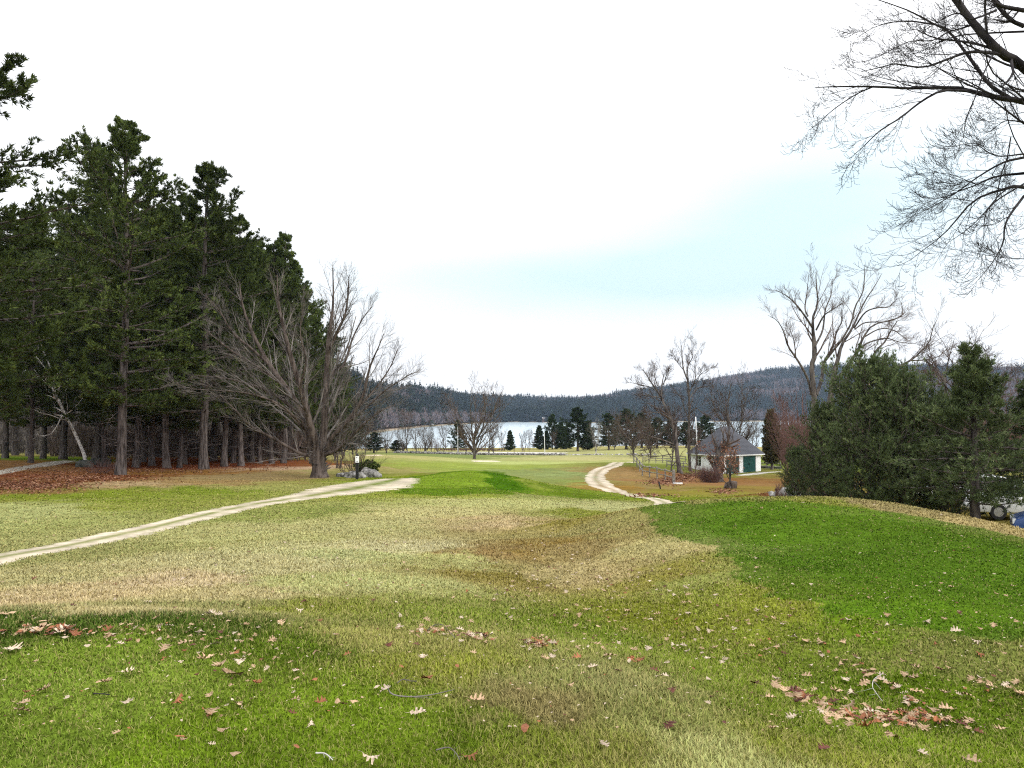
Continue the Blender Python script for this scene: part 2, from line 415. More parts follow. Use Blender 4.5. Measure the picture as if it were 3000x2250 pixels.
def attr_ground(name, bumpy=.35, gain=1.0, rough=.9):
    m, N, L, b = newmat(name, rough, .0)
    at = N.new('ShaderNodeAttribute'); at.attribute_name = 'gcol'
    geo = N.new('ShaderNodeNewGeometry')
    def nzf(scale, det=4, st=(1, 1, 1)):
        mp = N.new('ShaderNodeMapping'); mp.inputs['Scale'].default_value = st; L.new(geo.outputs['Position'], mp.inputs[0])
        n = N.new('ShaderNodeTexNoise'); n.inputs['Scale'].default_value = scale; n.inputs['Detail'].default_value = det
        n.inputs['Roughness'].default_value = .65
        L.new(mp.outputs[0], n.inputs['Vector']); return n.outputs[0]
    def mr(src, a, bb, lo=.25, hi=.75):
        k = N.new('ShaderNodeMapRange'); k.inputs['From Min'].default_value = lo; k.inputs['From Max'].default_value = hi
        k.inputs['To Min'].default_value = a; k.inputs['To Max'].default_value = bb; L.new(src, k.inputs[0]); return k.outputs[0]
    def mul(a, bb):
        k = N.new('ShaderNodeMath'); k.operation = 'MULTIPLY'; L.new(a, k.inputs[0]); L.new(bb, k.inputs[1]); return k.outputs[0]
    f = mul(mul(mr(nzf(17, 6), .45, 1.6), mr(nzf(3.1, 6), .66, 1.36)), mr(nzf(.42, 5), .86, 1.15))
    f = mul(f, mr(nzf(.9, 6, (.3, 1.3, 1)), .74, 1.26))
    s = N.new('ShaderNodeVectorMath'); s.operation = 'SCALE'; L.new(at.outputs['Color'], s.inputs[0]); L.new(f, s.inputs['Scale'])
    # dry and green swings of the turf
    mixf = mr(nzf(.8, 6), 0, .42, .45, .75)
    hs = N.new('ShaderNodeMix'); hs.data_type = 'RGBA'; hs.blend_type = 'MULTIPLY'
    L.new(mixf, hs.inputs['Factor']); L.new(s.outputs[0], hs.inputs['A']); hs.inputs['B'].default_value = (1.14, .97, .90, 1)
    hs2 = N.new('ShaderNodeMix'); hs2.data_type = 'RGBA'; hs2.blend_type = 'MULTIPLY'
    L.new(mr(nzf(.27, 5), 0, .6, .5, .75), hs2.inputs['Factor']); L.new(hs.outputs['Result'], hs2.inputs['A']); hs2.inputs['B'].default_value = (.88, .97, .78, 1)
    g = N.new('ShaderNodeVectorMath'); g.operation = 'SCALE'; g.inputs['Scale'].default_value = gain; L.new(hs2.outputs['Result'], g.inputs[0])
    L.new(g.outputs[0], b.inputs['Base Color'])
    bp = N.new('ShaderNodeBump'); bp.inputs['Strength'].default_value = bumpy; bp.inputs['Distance'].default_value = .05
    L.new(nzf(22, 5), bp.inputs['Height']); L.new(bp.outputs[0], b.inputs['Normal'])
    return m
M['ground'] = attr_ground('turf')
m, N_, L_, b_ = newmat('grass_blade', .6, .02)
at_ = N_.new('ShaderNodeAttribute'); at_.attribute_name = 'gcol'; L_.new(at_.outputs['Color'], b_.inputs['Base Color']); M['blade'] = m
m, N_, L_, b_ = newmat('sand_track', .95, .05)
at_ = N_.new('ShaderNodeAttribute'); at_.attribute_name = 'gcol'
ge_ = N_.new('ShaderNodeNewGeometry')
n_ = N_.new('ShaderNodeTexNoise'); n_.inputs['Scale'].default_value = 6; n_.inputs['Detail'].default_value = 8; n_.inputs['Roughness'].default_value = .7
L_.new(ge_.outputs['Position'], n_.inputs['Vector'])
mr_ = N_.new('ShaderNodeMapRange'); mr_.inputs['From Min'].default_value = .3; mr_.inputs['From Max'].default_value = .7; mr_.inputs['To Min'].default_value = .72; mr_.inputs['To Max'].default_value = 1.15
L_.new(n_.outputs[0], mr_.inputs[0])
s_ = N_.new('ShaderNodeVectorMath'); s_.operation = 'SCALE'; L_.new(at_.outputs['Color'], s_.inputs[0]); L_.new(mr_.outputs[0], s_.inputs['Scale']); L_.new(s_.outputs[0], b_.inputs['Base Color'])
bp_ = N_.new('ShaderNodeBump'); bp_.inputs['Strength'].default_value = .5; bp_.inputs['Distance'].default_value = .04; L_.new(n_.outputs[0], bp_.inputs['Height']); L_.new(bp_.outputs[0], b_.inputs['Normal'])
M['sand'] = m

# ------------------------------------------------------------------ turf colours read at places of the course, some slope shade included
CC = [(100,2200,92,128,42),(400,2000,102,138,48),(100,1830,55,90,28),(0,1812,55,90,28),(600,1850,60,92,28),(350,1815,50,88,25),(700,2200,86,127,30),(1000,2100,92,132,32),(500,2200,90,132,32),(250,1900,95,130,42),(850,1900,72,108,26),  # dark entries along the lower left edge hold its shadow band
 (1300,1950,128,140,50),(1100,1880,145,148,62),(1300,2200,86,122,30),(1600,2000,132,140,62),(1900,2100,132,142,62),(2100,2220,156,162,82),(1500,2220,112,132,45),(1750,2010,142,146,70),(1800,2230,130,140,60),(1550,2080,138,128,65),
 (2200,2000,100,130,38),(2300,2100,88,118,32),(2400,2220,120,135,48),(2700,2200,95,130,32),(2700,2050,75,112,25),(2900,1950,112,125,58),(2600,1800,82,128,26),(2900,1700,72,112,32),(2400,1650,66,112,27),(2200,1550,80,126,36),(2600,1550,85,122,36),
 (2600,1488,145,132,72),(2900,1545,150,135,75),(2400,1475,115,128,50),(2300,1500,88,128,40),(2800,1600,75,115,35),(2250,1760,128,142,48),(2120,1740,130,145,58),(2050,1700,138,148,62),(1960,1600,158,150,82),(1800,1545,152,145,72),(1900,1700,140,135,60),
 (1600,1600,142,120,60),(1700,1680,155,142,80),(1500,1700,132,122,56),(1450,1620,144,122,62),(1900,1800,112,125,38),(1700,1850,92,122,36),(1600,1530,132,124,52),(1750,1510,122,132,52),(1700,1600,152,134,70),  # dry brown of the tee bank, darkened further to show its relief
 (1200,1600,165,160,98),(1000,1550,152,150,82),(800,1650,160,155,92),(500,1700,170,155,98),(200,1750,166,150,92),(100,1700,150,145,82),(300,1620,142,146,72),(1000,1700,150,155,82),(900,1780,118,132,48),(1300,1800,108,132,48),(1200,1500,160,155,86),(1500,1480,155,155,82),(1500,1530,165,148,90),(900,1500,132,146,62),(1780,1480,150,150,82),(1100,1620,150,155,85),(300,1790,160,150,88),(1350,1640,150,150,78),(700,1580,150,150,80),(700,1740,160,150,88),(600,1780,140,142,70),
 (100,1500,138,144,74),(400,1480,128,140,60),(600,1440,106,132,42),(200,1450,108,132,42),(800,1430,146,146,66),(700,1400,150,130,72),(500,1385,150,110,56),(200,1390,140,95,56),(50,1420,122,78,50),(400,1370,128,64,36),(650,1365,138,74,42),(100,1370,150,115,72),(50,1342,92,140,42),(880,1370,165,140,92),(300,1395,112,64,36),(250,1405,120,75,42),(20,1395,120,72,45),(0,1440,135,110,60),(350,1415,150,130,78),(550,1410,150,125,65),(560,1350,110,60,35),(850,1355,140,85,50),
 (1300,1400,98,146,30),(1200,1430,108,138,40),(1440,1440,118,138,48),(1230,1395,110,136,36),(1380,1390,100,148,30),(1600,1455,140,150,70),(1300,1455,135,150,60),(1560,1420,120,140,55),
 (1200,1350,150,165,72),(1300,1360,142,165,62),(1150,1340,160,155,82),(1500,1355,150,165,82),(1600,1390,126,146,72),(1620,1440,85,125,32),(1650,1350,146,150,76),(1300,1335,118,140,66),(1700,1345,160,155,86),(1150,1380,150,145,70),(1400,1365,138,162,62),(1660,1410,125,145,65),
 (1600,1318,150,145,76),(1700,1305,165,122,66),(1900,1305,178,148,88),(1800,1330,150,150,82),(1550,1310,165,130,75),(1950,1330,150,150,80),
 (1850,1400,152,125,66),(1900,1430,142,124,62),(1800,1425,145,115,55),(2000,1440,132,125,52),(2000,1460,102,126,36),(2100,1450,136,130,56),(2250,1430,140,122,60),(1950,1412,150,112,72),(2030,1396,140,100,60),(1950,1370,110,126,56),(2250,1350,110,142,56),(2120,1440,135,112,60),(2150,1460,110,130,40),(2290,1445,110,70,45)]
_cp = Gv([c[0] for c in CC], [c[1] for c in CC])
_cq = np.stack([np.arctan2(_cp[:, 0], _cp[:, 1]), np.log(np.hypot(_cp[:, 0], _cp[:, 1]))], 1)
_c0 = np.array([c[2:] for c in CC], float)
_gr = np.clip(_c0[:, 1] - _c0[:, 0], 0, None)
_c0[:, 0] += _gr * .42
_nr = np.array([c[1] > 1780 for c in CC])
_c0 *= np.where(_nr & (_gr > 12), 1.03, np.where(_gr > 28, .93, np.where((_c0[:, 2] > 72) & (_c0[:, 1] > 120), 1.15, 1.0)))[:, None]
_c0[:, 2] *= np.where((_c0[:, 2] > 60) & (_c0[:, 1] > 115), 1.25, 1.05)
_cc = lin(_c0)
ALB = 0.66
def inpoly(x, y, poly):
    c = np.zeros(len(x), bool); n = len(poly)
    for i in range(n):
        x1, y1 = poly[i][:2]; x2, y2 = poly[(i + 1) % n][:2]
        hit = ((y1 > y) != (y2 > y)) & (x < (x2 - x1) * (y - y1) / (y2 - y1 + 1e-12) + x1)
        c ^= hit
    return c
def trace(pts, **k): return Gv([p[0] for p in pts], [p[1] for p in pts])
# mown areas with crisp edges, and the mound's painted shaded edge
tee_right = trace([(1835,1493),(1880,1520),(1960,1560),(2050,1600),(2140,1645),(2190,1690),(2300,1740),(2500,1800),(2900,1880),(3300,1850),(3300,1640),(3000,1575),(2700,1512),(2450,1480),(2300,1472),(2000,1478)])
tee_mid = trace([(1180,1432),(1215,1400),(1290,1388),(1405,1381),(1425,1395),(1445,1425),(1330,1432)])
tee_shade = trace([(1412,1381),(1450,1384),(1490,1400),(1525,1428),(1450,1434),(1430,1395)])  # shaded right edge of the mound, put into the turf colour
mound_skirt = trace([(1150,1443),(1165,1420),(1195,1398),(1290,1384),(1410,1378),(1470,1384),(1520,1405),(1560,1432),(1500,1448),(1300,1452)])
def gcol(x, y):
    th = np.arctan2(x, y); lr = np.log(np.maximum(np.hypot(x, y), 1))
    wob = .025
    th2 = th + (vnoise(x, y, .8, 11) - .5) * wob * 1.5 + (vnoise(x, y, 3.5, 12) - .5) * wob
    lr2 = lr + (vnoise(x, y, .9, 13) - .5) * wob * 2 + (vnoise(x, y, 4, 14) - .5) * wob * 2
    th2 = th2 + (vnoise(th * 38, lr * 38, 1, 15) - .5) * .05 + (vnoise(th * 130, lr * 90, 1, 16) - .5) * .024 + (vnoise(th * 330, lr * 260, 1, 17) - .5) * .014
    lr2 = lr2 + (vnoise(th * 38, lr * 38, 1, 18) - .5) * .07 + (vnoise(th * 130, lr * 110, 1, 19) - .5) * .034 + (vnoise(th * 330, lr * 260, 1, 20) - .5) * .02
    o = np.empty((len(x), 3))
    for a in range(0, len(x), 20000):
        q = np.stack([th2[a:a + 20000], lr2[a:a + 20000]], 1)
        d2 = ((q[:, None] - _cq[None]) ** 2).sum(-1)
        wt = 1 / (d2 + 2.5e-4) ** 2.25
        o[a:a + 20000] = (wt @ _cc) / wt.sum(1, keepdims=True)
    px = x + (vnoise(x, y, .35, 21) - .5) * .4 + (vnoise(x, y, 1.6, 23) - .5) * .7 + (vnoise(x, y, .09, 25) - .5) * .2; py = y + (vnoise(x, y, .35, 22) - .5) * .4 + (vnoise(x, y, 1.6, 24) - .5) * .7
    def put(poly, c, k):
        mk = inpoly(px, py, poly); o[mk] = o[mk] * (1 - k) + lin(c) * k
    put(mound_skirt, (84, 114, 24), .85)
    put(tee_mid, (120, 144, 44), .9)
    put(tee_shade, (66, 102, 18), .9)
    mk = inpoly(px, py, tee_right); o[mk] = o[mk] * .22 + lin((80, 112, 28)) * .78
    r = np.hypot(x, y)
    wood = lin((96, 70, 48)); far = lin((120, 118, 70))
    k = sst(r, 240, 330)[:, None]; o = o * (1 - k) + far * k
    S = np.maximum(shore(th), 335)
    k = sst(r, S - 5, S + 4)[:, None] * (r > 340)[:, None]
    k = k * (1 - sst(r, S + 8, S + 14)[:, None]); o = o * (1 - k) + lin((200, 185, 165)) * k
    k = sst(r, S + 8, S + 20)[:, None]; o = o * (1 - k) + wood * k
    return o * ALB

# ------------------------------------------------------------------ ground sheet
th = np.concatenate([np.arange(-46, 46.001, .24), np.arange(50, 314, 4.0)]) * pi / 180
rr = np.concatenate([[0.3, 0.8], np.exp(np.arange(math.log(1.4), math.log(60), .0105)), np.exp(np.arange(math.log(60), math.log(420), .012)), np.exp(np.arange(math.log(420), math.log(3600), .02)), []])
TH, RR_ = np.meshgrid(th, rr, indexing='ij')
X = (RR_ * np.sin(TH)).ravel(); Y = (RR_ * np.cos(TH)).ravel(); Z = H(X, Y)
nt_, nr_ = TH.shape
idx = np.arange(nt_ * nr_).reshape(nt_, nr_)
nx = np.roll(idx, -1, 0)
Fq = np.stack([idx[:, :-1], idx[:, 1:], nx[:, 1:], nx[:, :-1]], -1).reshape(-1, 4)
V = np.stack([X, Y, Z], 1)
V = np.vstack([V, [[0, 0, H([0.], [0.3])[0]]]])
tri = np.stack([np.full(nt_, len(V) - 1), idx[:, 0], nx[:, 0]], 1)
gc = gcol(V[:, 0], V[:, 1])
ground = ob('ground', mesh('ground', V, [Fq, tri], M['ground'], attrs={'gcol': gc}))
tag(ground, 'rolling golf course turf falling towards the lake', kind='structure')

# lake
m, N_, L_, b_ = newmat('lake_water', .16, .5)
b_.inputs['Base Color'].default_value = (.62, .74, .80, 1)
tcn = N_.new('ShaderNodeNewGeometry'); n1 = N_.new('ShaderNodeTexNoise'); n1.inputs['Scale'].default_value = .5; n1.inputs['Detail'].default_value = 5
L_.new(tcn.outputs['Position'], n1.inputs['Vector']); bp = N_.new('ShaderNodeBump'); bp.inputs['Strength'].default_value = .25; bp.inputs['Distance'].default_value = .3
L_.new(n1.outputs[0], bp.inputs['Height']); L_.new(bp.outputs[0], b_.inputs['Normal'])
M['water'] = m
ta = np.arange(-60, 61, 2) * pi / 180
Vl = np.concatenate([np.stack([r_ * np.sin(ta), r_ * np.cos(ta), np.full(len(ta), LAKE)], 1) for r_ in (320, 700, 1100, 1500)])
n_a = len(ta); Fl = []
for k in range(3):
    for i in range(n_a - 1): Fl.append((k * n_a + i, (k + 1) * n_a + i, (k + 1) * n_a + i + 1, k * n_a + i + 1))
lake = ob('lake_water', mesh('lake_water', Vl, [np.array(Fl)], M['water']))
tag(lake, 'pale still lake below the wooded hills', kind='structure')

# ------------------------------------------------------------------ paths, road, bunkers: sheets draped a little above the turf
PATHS = []
def ribbon(name, pts, width, label, ruts=True, col=(214, 200, 178), n=160, nw=13, off=.022, grassy=1.0):
    """pts: rows (u,v,halfwidth metres)"""
    g = Gv([p[0] for p in pts], [p[1] for p in pts])
    c = smooth_poly(np.column_stack([g[:, :2], [p[2] if len(p) > 2 else width for p in pts]]), n)
    T = nrm(np.gradient(c[:, :2], axis=0)); Nn = np.stack([-T[:, 1], T[:, 0]], 1)
    t = np.linspace(-1, 1, nw)
    hw = c[:, 2][:, None] * np.ones((1, nw))
    rag = 1 + (vnoise(np.arange(n) * .9, np.zeros(n), 1, 31) - .5) * .25 + (vnoise(np.arange(n) * .23, np.zeros(n), 1, 33) - .5) * .2
    rag2 = 1 + (vnoise(np.arange(n) * .8, np.ones(n) * 7, 1, 32) - .5) * .25
    hw = hw * np.where(t[None] < 0, rag[:, None], rag2[:, None])
    XY = c[:, None, :2] + Nn[:, None, :] * (t[None, :] * hw)[:, :, None]
    e_ = c[:, None, :2] + Nn[:, None, :] * (np.array([-.78, .78])[None, :] * hw[:, :1])[:, :, None]
    PATHS.append(np.vstack([e_[:, 0], e_[::-1, 1]]))
    x = XY[..., 0].ravel(); y = XY[..., 1].ravel()
    tt = np.tile(t, n)
    z = H(x, y) + off * (1 - np.abs(tt) ** 6) - .012 * (np.abs(tt) > .99)
    if ruts: z = z - .018 * np.exp(-((np.abs(tt) - .55) / .2) ** 2)
    base = lin(col) * .8; gcl = gcol(x, y)
    k = np.clip(1.15 * (1 - np.abs(tt) ** 5) + (vnoise(x, y, .5, 41) - .5) * .8 + (vnoise(x, y, .17, 42) - .5) * .5, 0, 1)
    if ruts:
        mid = np.exp(-(tt / .26) ** 2) * grassy * np.clip(.35 + vnoise(x, y, .9, 44) * 2., 0, 1)
        k = k * (1 - mid)
    k = k[:, None]
    cc = (base * (1 + (vnoise(x, y, .8, 45) - .5)[:, None] * .4 + (vnoise(x, y, .2, 46) - .5)[:, None] * .35)) * k + gcl * (1 - k)
    idx = np.arange(n * nw).reshape(n, nw)
    Fq = np.stack([idx[:-1, :-1], idx[1:, :-1], idx[1:, 1:], idx[:-1, 1:]], -1).reshape(-1, 4)
    o = ob(name, mesh(name, np.stack([x, y, z], 1), [Fq], M['sand'], attrs={'gcol': cc}))
    return tag(o, label, kind='structure')
ribbon('path', [(-260,1690,.85),(0,1635,.85),(200,1600,.85),(400,1558,.85),(600,1510,.85),(750,1478,.95),(900,1455,1.3),(1000,1438,2.1),(1080,1424,2.8),(1140,1410,2.2),(1165,1402,1.0)], 1, 'pale rutted cart track crossing the grass towards the stones', n=340)
ribbon('path', [(1990,1473,.5),(1930,1466,.6),(1860,1453,.75),(1800,1438,.9),(1755,1418,1.15),(1745,1395,1.1),(1765,1375,1.05),(1800,1362,.95),(1850,1353,.7)], 1, 'curving sandy cart track below the fence bank', n=260, grassy=.7)
ribbon('path', [(-60,1395,.8),(60,1372,.9),(130,1362,1.0),(175,1354,1.0),(205,1350,.7)], 1, 'narrow gravel track beside the boulders in the pine wood', ruts=False, col=(185,178,165), n=80)
ribbon('road', [(1250,1325,1.6),(1400,1325,2.6),(1500,1326,3.0),(1600,1327.5,3.0),(1660,1328,1.6)], 2.5, 'pale road running behind the low stone wall', ruts=False, col=(225,222,220), n=160, off=.05)
ribbon('bunker', [(1396,1353,.3),(1408,1351.5,1.6),(1425,1351,2.2),(1440,1350.5,1.4),(1452,1350,.3)], 1, 'small pale sand bunker beside the lone bare tree', ruts=False, col=(235,222,200), n=50)
ribbon('bunker', [(1070,1335,.3),(1085,1334,1.4),(1097,1334,1.4),(1110,1332.5,.3)], 1, 'tiny sand bunker at the left end of the fairway', ruts=False, col=(235,215,190), n=40)
ribbon('pavement', [(2160,1393,.5),(2190,1390.5,.9),(2220,1387,.9),(2250,1384,.6),(2285,1382,.3)], 1, 'concrete apron in front of the green garage doors', ruts=False, col=(205,200,190), n=60)
ribbon('path', [(2215,1338,.3),(2240,1338,.8),(2270,1337,.8),(2330,1336,.3)], 1, 'short sandy strip of track right of the white garage', ruts=False, col=(215,205,185), n=40)

# ------------------------------------------------------------------ near grass blades
def blades():
    r_ = np.random.default_rng(3)
    n = 600000
    r = np.exp(r_.uniform(math.log(2.7), math.log(55), n)); th_ = r_.uniform(-.62, .62, n)
    kp = r_.random(n) < 1 - .8 * sst(r, 16, 55); r = r[kp]; th_ = th_[kp]; n = len(r)
    x = r * np.sin(th_); y = r * np.cos(th_); z = H(x, y)
    c = gcol(x, y)
    off = np.ones(n, bool)
    for pg in PATHS: off &= ~inpoly(x, y, pg)
    x, y, z, r, c = x[off], y[off], z[off], r[off], c[off]; n = len(x)
    greenness = np.clip((c[:, 1] / (c[:, 0] + 1e-4) - 1.0) / .9, 0, 1)
    mown = inpoly(x, y, tee_right)
    L = r_.uniform(.025, .055, n) * (1 - .35 * mown) * (1 + .004 * r) * (.8 + .5 * vnoise(x, y, .6, 51))
    left = (x < -0.2) & (r < 6.2) & (vnoise(x, y, 5, 9) > -1)
    L = L * np.where((x < -.35) & (y < 5.6) & (y > 0), .7, 1.0)
    W = np.maximum(.0022, r * .00062) * r_.uniform(.7, 1.3, n)
    az = r_.uniform(0, 2 * pi, n); lean = r_.uniform(.15, 1.1, n)
    dx = np.cos(az) * np.sin(lean); dy = np.sin(az) * np.sin(lean); dz = np.cos(lean)
    sx = -np.sin(az); sy = np.cos(az)
    b = np.stack([x, y, z - .004], 1); s = np.stack([sx, sy, np.zeros(n)], 1) * W[:, None]
    d = np.stack([dx, dy, dz], 1) * L[:, None]
    mid = b + d * .55; bend = np.stack([dx, dy, np.zeros(n)], 1) * (L * .25)[:, None]
    tip = b + d + bend - np.array([0, 0, 1]) * (L * .12)[:, None]
    V = np.stack([b - s, b + s, mid + s * .75, mid - s * .75, tip], 1).reshape(-1, 3)
    k = np.arange(n) * 5
    Fq = np.stack([k, k + 1, k + 2, k + 3], 1); Ft = np.stack([k + 3, k + 2, k + 4], 1)
    br = r_.uniform(.7, 1.75, n) * (.85 + .35 * vnoise(x, y, .3, 52))
    dry = (r_.random(n) < (.10 + .35 * (1 - greenness)))
    cc = c * br[:, None]
    straw = lin((196, 180, 120)) * .62
    cc[dry] = cc[dry] * .45 + straw * .55 * r_.uniform(.7, 1.3, dry.sum())[:, None]
    cc = np.repeat(cc, 5, 0)
    o = ob('grass', mesh('grass', V, [Fq, Ft], M['blade'], attrs={'gcol': cc}, smooth=False))
    tag(o, 'short blades of lawn grass covering the near slopes', 'grass', kind='stuff')
blades()

# ================================================================== TREES
def ground_z(x, y): return H([x], [y])[0]

def tufts(r, gb, pos, dirs, k, length, width, spread, var, m=1, upb=.25):
    """bundles of thin needle blades"""
    n = len(pos)
    base = np.repeat(pos, k, 0); dd = np.repeat(nrm(dirs), k, 0)
    q = r.normal(size=(n * k, 3)) * spread; q[:, 2] += upb
    d = nrm(dd + q)
    L = length * r.uniform(.6, 1.25, n * k)
    s = nrm(np.cross(d, r.normal(size=(n * k, 3)))) * (width * r.uniform(.6, 1.3, n * k))[:, None]
    tip = base + d * L[:, None]; mid = base + d * (L * .45)[:, None]
    V = np.stack([base, mid + s, tip, mid - s], 1).reshape(-1, 3)
    i = np.arange(n * k) * 4
    v = np.repeat(np.repeat(var, k) + r.normal(size=n * k) * .12, 4)
    gb.add(V, np.stack([i, i + 1, i + 2, i + 3], 1), m, np.clip(v, 0, 1))

def pine(seed, Hh, base, maxlen, tr, step=.55, per=5, lat=9, tufn=6, nk=9, nl=.30, nw=.028, shape='old', needle='needle', droop=-.1, sides=9, lean=0.0, upn=.25, spread=.55, twigr=.012, flatk=.25):
    r = np.random.default_rng(seed)
    # trunk
    n = 16; t = np.linspace(0, 1, n)
    wob = np.cumsum(r.normal(size=(n, 2)) * .05, 0) * (Hh / 24)
    tp = np.column_stack([wob[:, 0] + lean * Hh * t ** 1.5, wob[:, 1], Hh * t - .3 * (t == 0)])
    trr = tr * (1 - t) ** .8 * .93 + .02; trr[0] *= 1.1
    tp[0, :2] = tp[1, :2] * 0
    fine = smooth_poly(np.column_stack([tp, trr]), 40)
    flare = 1 + .30 * np.exp(-np.maximum(fine[:, 2], 0) / (.3 * Hh / 24))
    g1 = GB(); V, Fq = tubes(fine[None, :, :3], (fine[:, 3] * flare)[None], 14, .03, r); g1.add(V, Fq)
    # whorls
    hs = np.arange(base, Hh * .985, step)
    S, D, L = [], [], []
    lob = r.uniform(.5, 1.3, 64) if shape == 'old' else r.uniform(.7, 1.2, 64)
    for i, h in enumerate(hs):
        f = (h - base) / (Hh - base)
        if shape == 'old': prof = (.74 + .5 * f * (1 - f) * 2) * (1 - f ** 2.2) ** .9 + .06
        elif shape == 'cone': prof = (1 - f) ** .85 * min(1, .75 + f * 2.5) + .03
        else: prof = math.sqrt(max(0, 1 - (f * .98) ** 2.3)) * (.8 + .2 * min(1, f * 5)) + .04      # bush
        k = per if f < .85 else max(per - 2, 3)
        a0 = r.uniform(0, 6.28)
        for j in range(k):
            a = a0 + j * 2 * pi / k + r.normal() * .25
            ln = maxlen * prof * (r.uniform(.62, 1.15) if shape == 'old' else r.uniform(.6, 1.22)) * lob[int((a % 6.283) / 6.283 * 8) + 8 * (int(f * 7) % 7)]
            if shape == 'old' and r.random() < .14: continue
            x = np.interp(h, fine[:, 2], fine[:, 0]); y = np.interp(h, fine[:, 2], fine[:, 1])
            S.append((x, y, h + r.normal() * step * (.1 if shape == 'old' else .3)))
            el = droop + (.95 if shape == 'cone' else .62 if shape == 'old' else .75) * f ** 1.6 + r.normal() * (.045 if shape == 'old' else .09) + (.14 if shape == 'old' else .0)
            if shape == 'bush': el += .28
            D.append((cos(a) * cos(el), sin(a) * cos(el), sin(el))); L.append(max(ln, .25))
    S = np.array(S); D = np.array(D); L = np.array(L)
    RR = .012 * L + .012
    P, R = grow(r, S, D, L, RR, 7, .07, .22 if shape != 'bush' else .5, .2)
    g2 = GB(); V, Fq = tubes(P, R, 4); g2.add(V, Fq, 0)
    s2, d2, l2, r2 = spawn(r, P, R, lat, .22, .97, (30, 62), .42, .5, flat=flatk if shape != 'bush' else .8, taper=.6, lmin=.22)
    P2, R2 = grow(r, s2, d2, l2, np.maximum(r2, .006), 4, .10, .3, .3)
    keep = r.random(len(P2)) < .8
    V, Fq = tubes(P2[keep], np.maximum(R2[keep], twigr * .5), 3); g2.add(V, Fq, 0)
    # tufts on laterals and on branch ends
    def along(P, m, t0):
        B, n, _ = P.shape; par = np.repeat(np.arange(B), m); t = np.tile(np.linspace(t0, 1, m), B) + r.normal(size=B * m) * .04
        x = np.clip(t, 0, 1) * (n - 1); i = np.minimum(x.astype(int), n - 2); f = (x - i)[:, None]
        pos = P[par, i] * (1 - f) + P[par, i + 1] * f
        return pos, nrm(P[par, i + 1] - P[par, i]), par, t
    pos, dr, par, t = along(P2, tufn, .25)
    cl = np.clip(.35 + .28 * (t - .4) + r.normal(size=len(P2))[par] * .13, 0, 1)  # paler towards twig ends: inner shade and outer highlights put into needle colour
    pos = pos + r.normal(size=pos.shape) * .05
    tufts(r, g2, pos, dr, nk, nl, nw, spread, cl, 1, upn)
    pos, dr, par, t = along(P, 7, .55)
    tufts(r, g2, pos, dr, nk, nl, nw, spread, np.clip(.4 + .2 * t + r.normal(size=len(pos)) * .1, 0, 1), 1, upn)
    # dead lower branches on the trunk
    if shape == 'old':
        nd = 26; h = r.uniform(.8, base + 2.5, nd); a = r.uniform(0, 6.28, nd); el = r.uniform(-.35, .2, nd)
        Sd = np.stack([np.zeros(nd), np.zeros(nd), h], 1); Dd = np.stack([np.cos(a) * np.cos(el), np.sin(a) * np.cos(el), np.sin(el)], 1)
        Pd, Rd = grow(r, Sd, Dd, r.uniform(.8, 3.0, nd), np.full(nd, .022), 6, .16, 0., .3)
        V, Fq = tubes(Pd, Rd, 4); g2.add(V, Fq, 0)
        s3, d3, l3, r3 = spawn(r, Pd, Rd, 5, .3, 1, (25, 60), .4, .6)
        P3, R3 = grow(r, s3, d3, l3, r3, 3, .2, 0., .4); V, Fq = tubes(P3, np.maximum(R3, .008), 3); g2.add(V, Fq, 0)
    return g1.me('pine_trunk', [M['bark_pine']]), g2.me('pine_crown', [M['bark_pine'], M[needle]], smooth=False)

def place_tree(protos, k, name, label, cat, loc, rotz, scale, group=None):
    t = thing(name, label, cat, loc, rotz, group, scale)
    for nm, me in protos[k]: ob(nm, me, t)
    return t

def as_protos(lst): return [[('trunk', a), ('crown', b)] for a, b in lst]
PINES = as_protos([
    pine(11, 24, 4.7, 6.9, .33, step=1.05, per=7, lat=14, tufn=7, nk=10, nl=.29, nw=.028, flatk=.06, spread=.55, upn=.36),
    pine(12, 24, 4.4, 5.7, .35, step=1.02, per=7, lat=14, tufn=7, nk=10, nl=.29, nw=.028, flatk=.06, spread=.55, upn=.36),
    pine(13, 24, 4.8, 5.4, .33, step=1.00, per=7, lat=14, tufn=7, nk=10, nl=.29, nw=.028, flatk=.06, spread=.55, upn=.36),
    pine(14, 24, 3.6, 6.0, .33, step=1.08, per=7, lat=14, tufn=7, nk=10, nl=.29, nw=.028, flatk=.06, spread=.55, upn=.36),
])
def top_h(u, vtop, d, zb): return CZ + ray(u, vtop)[1] * d - zb

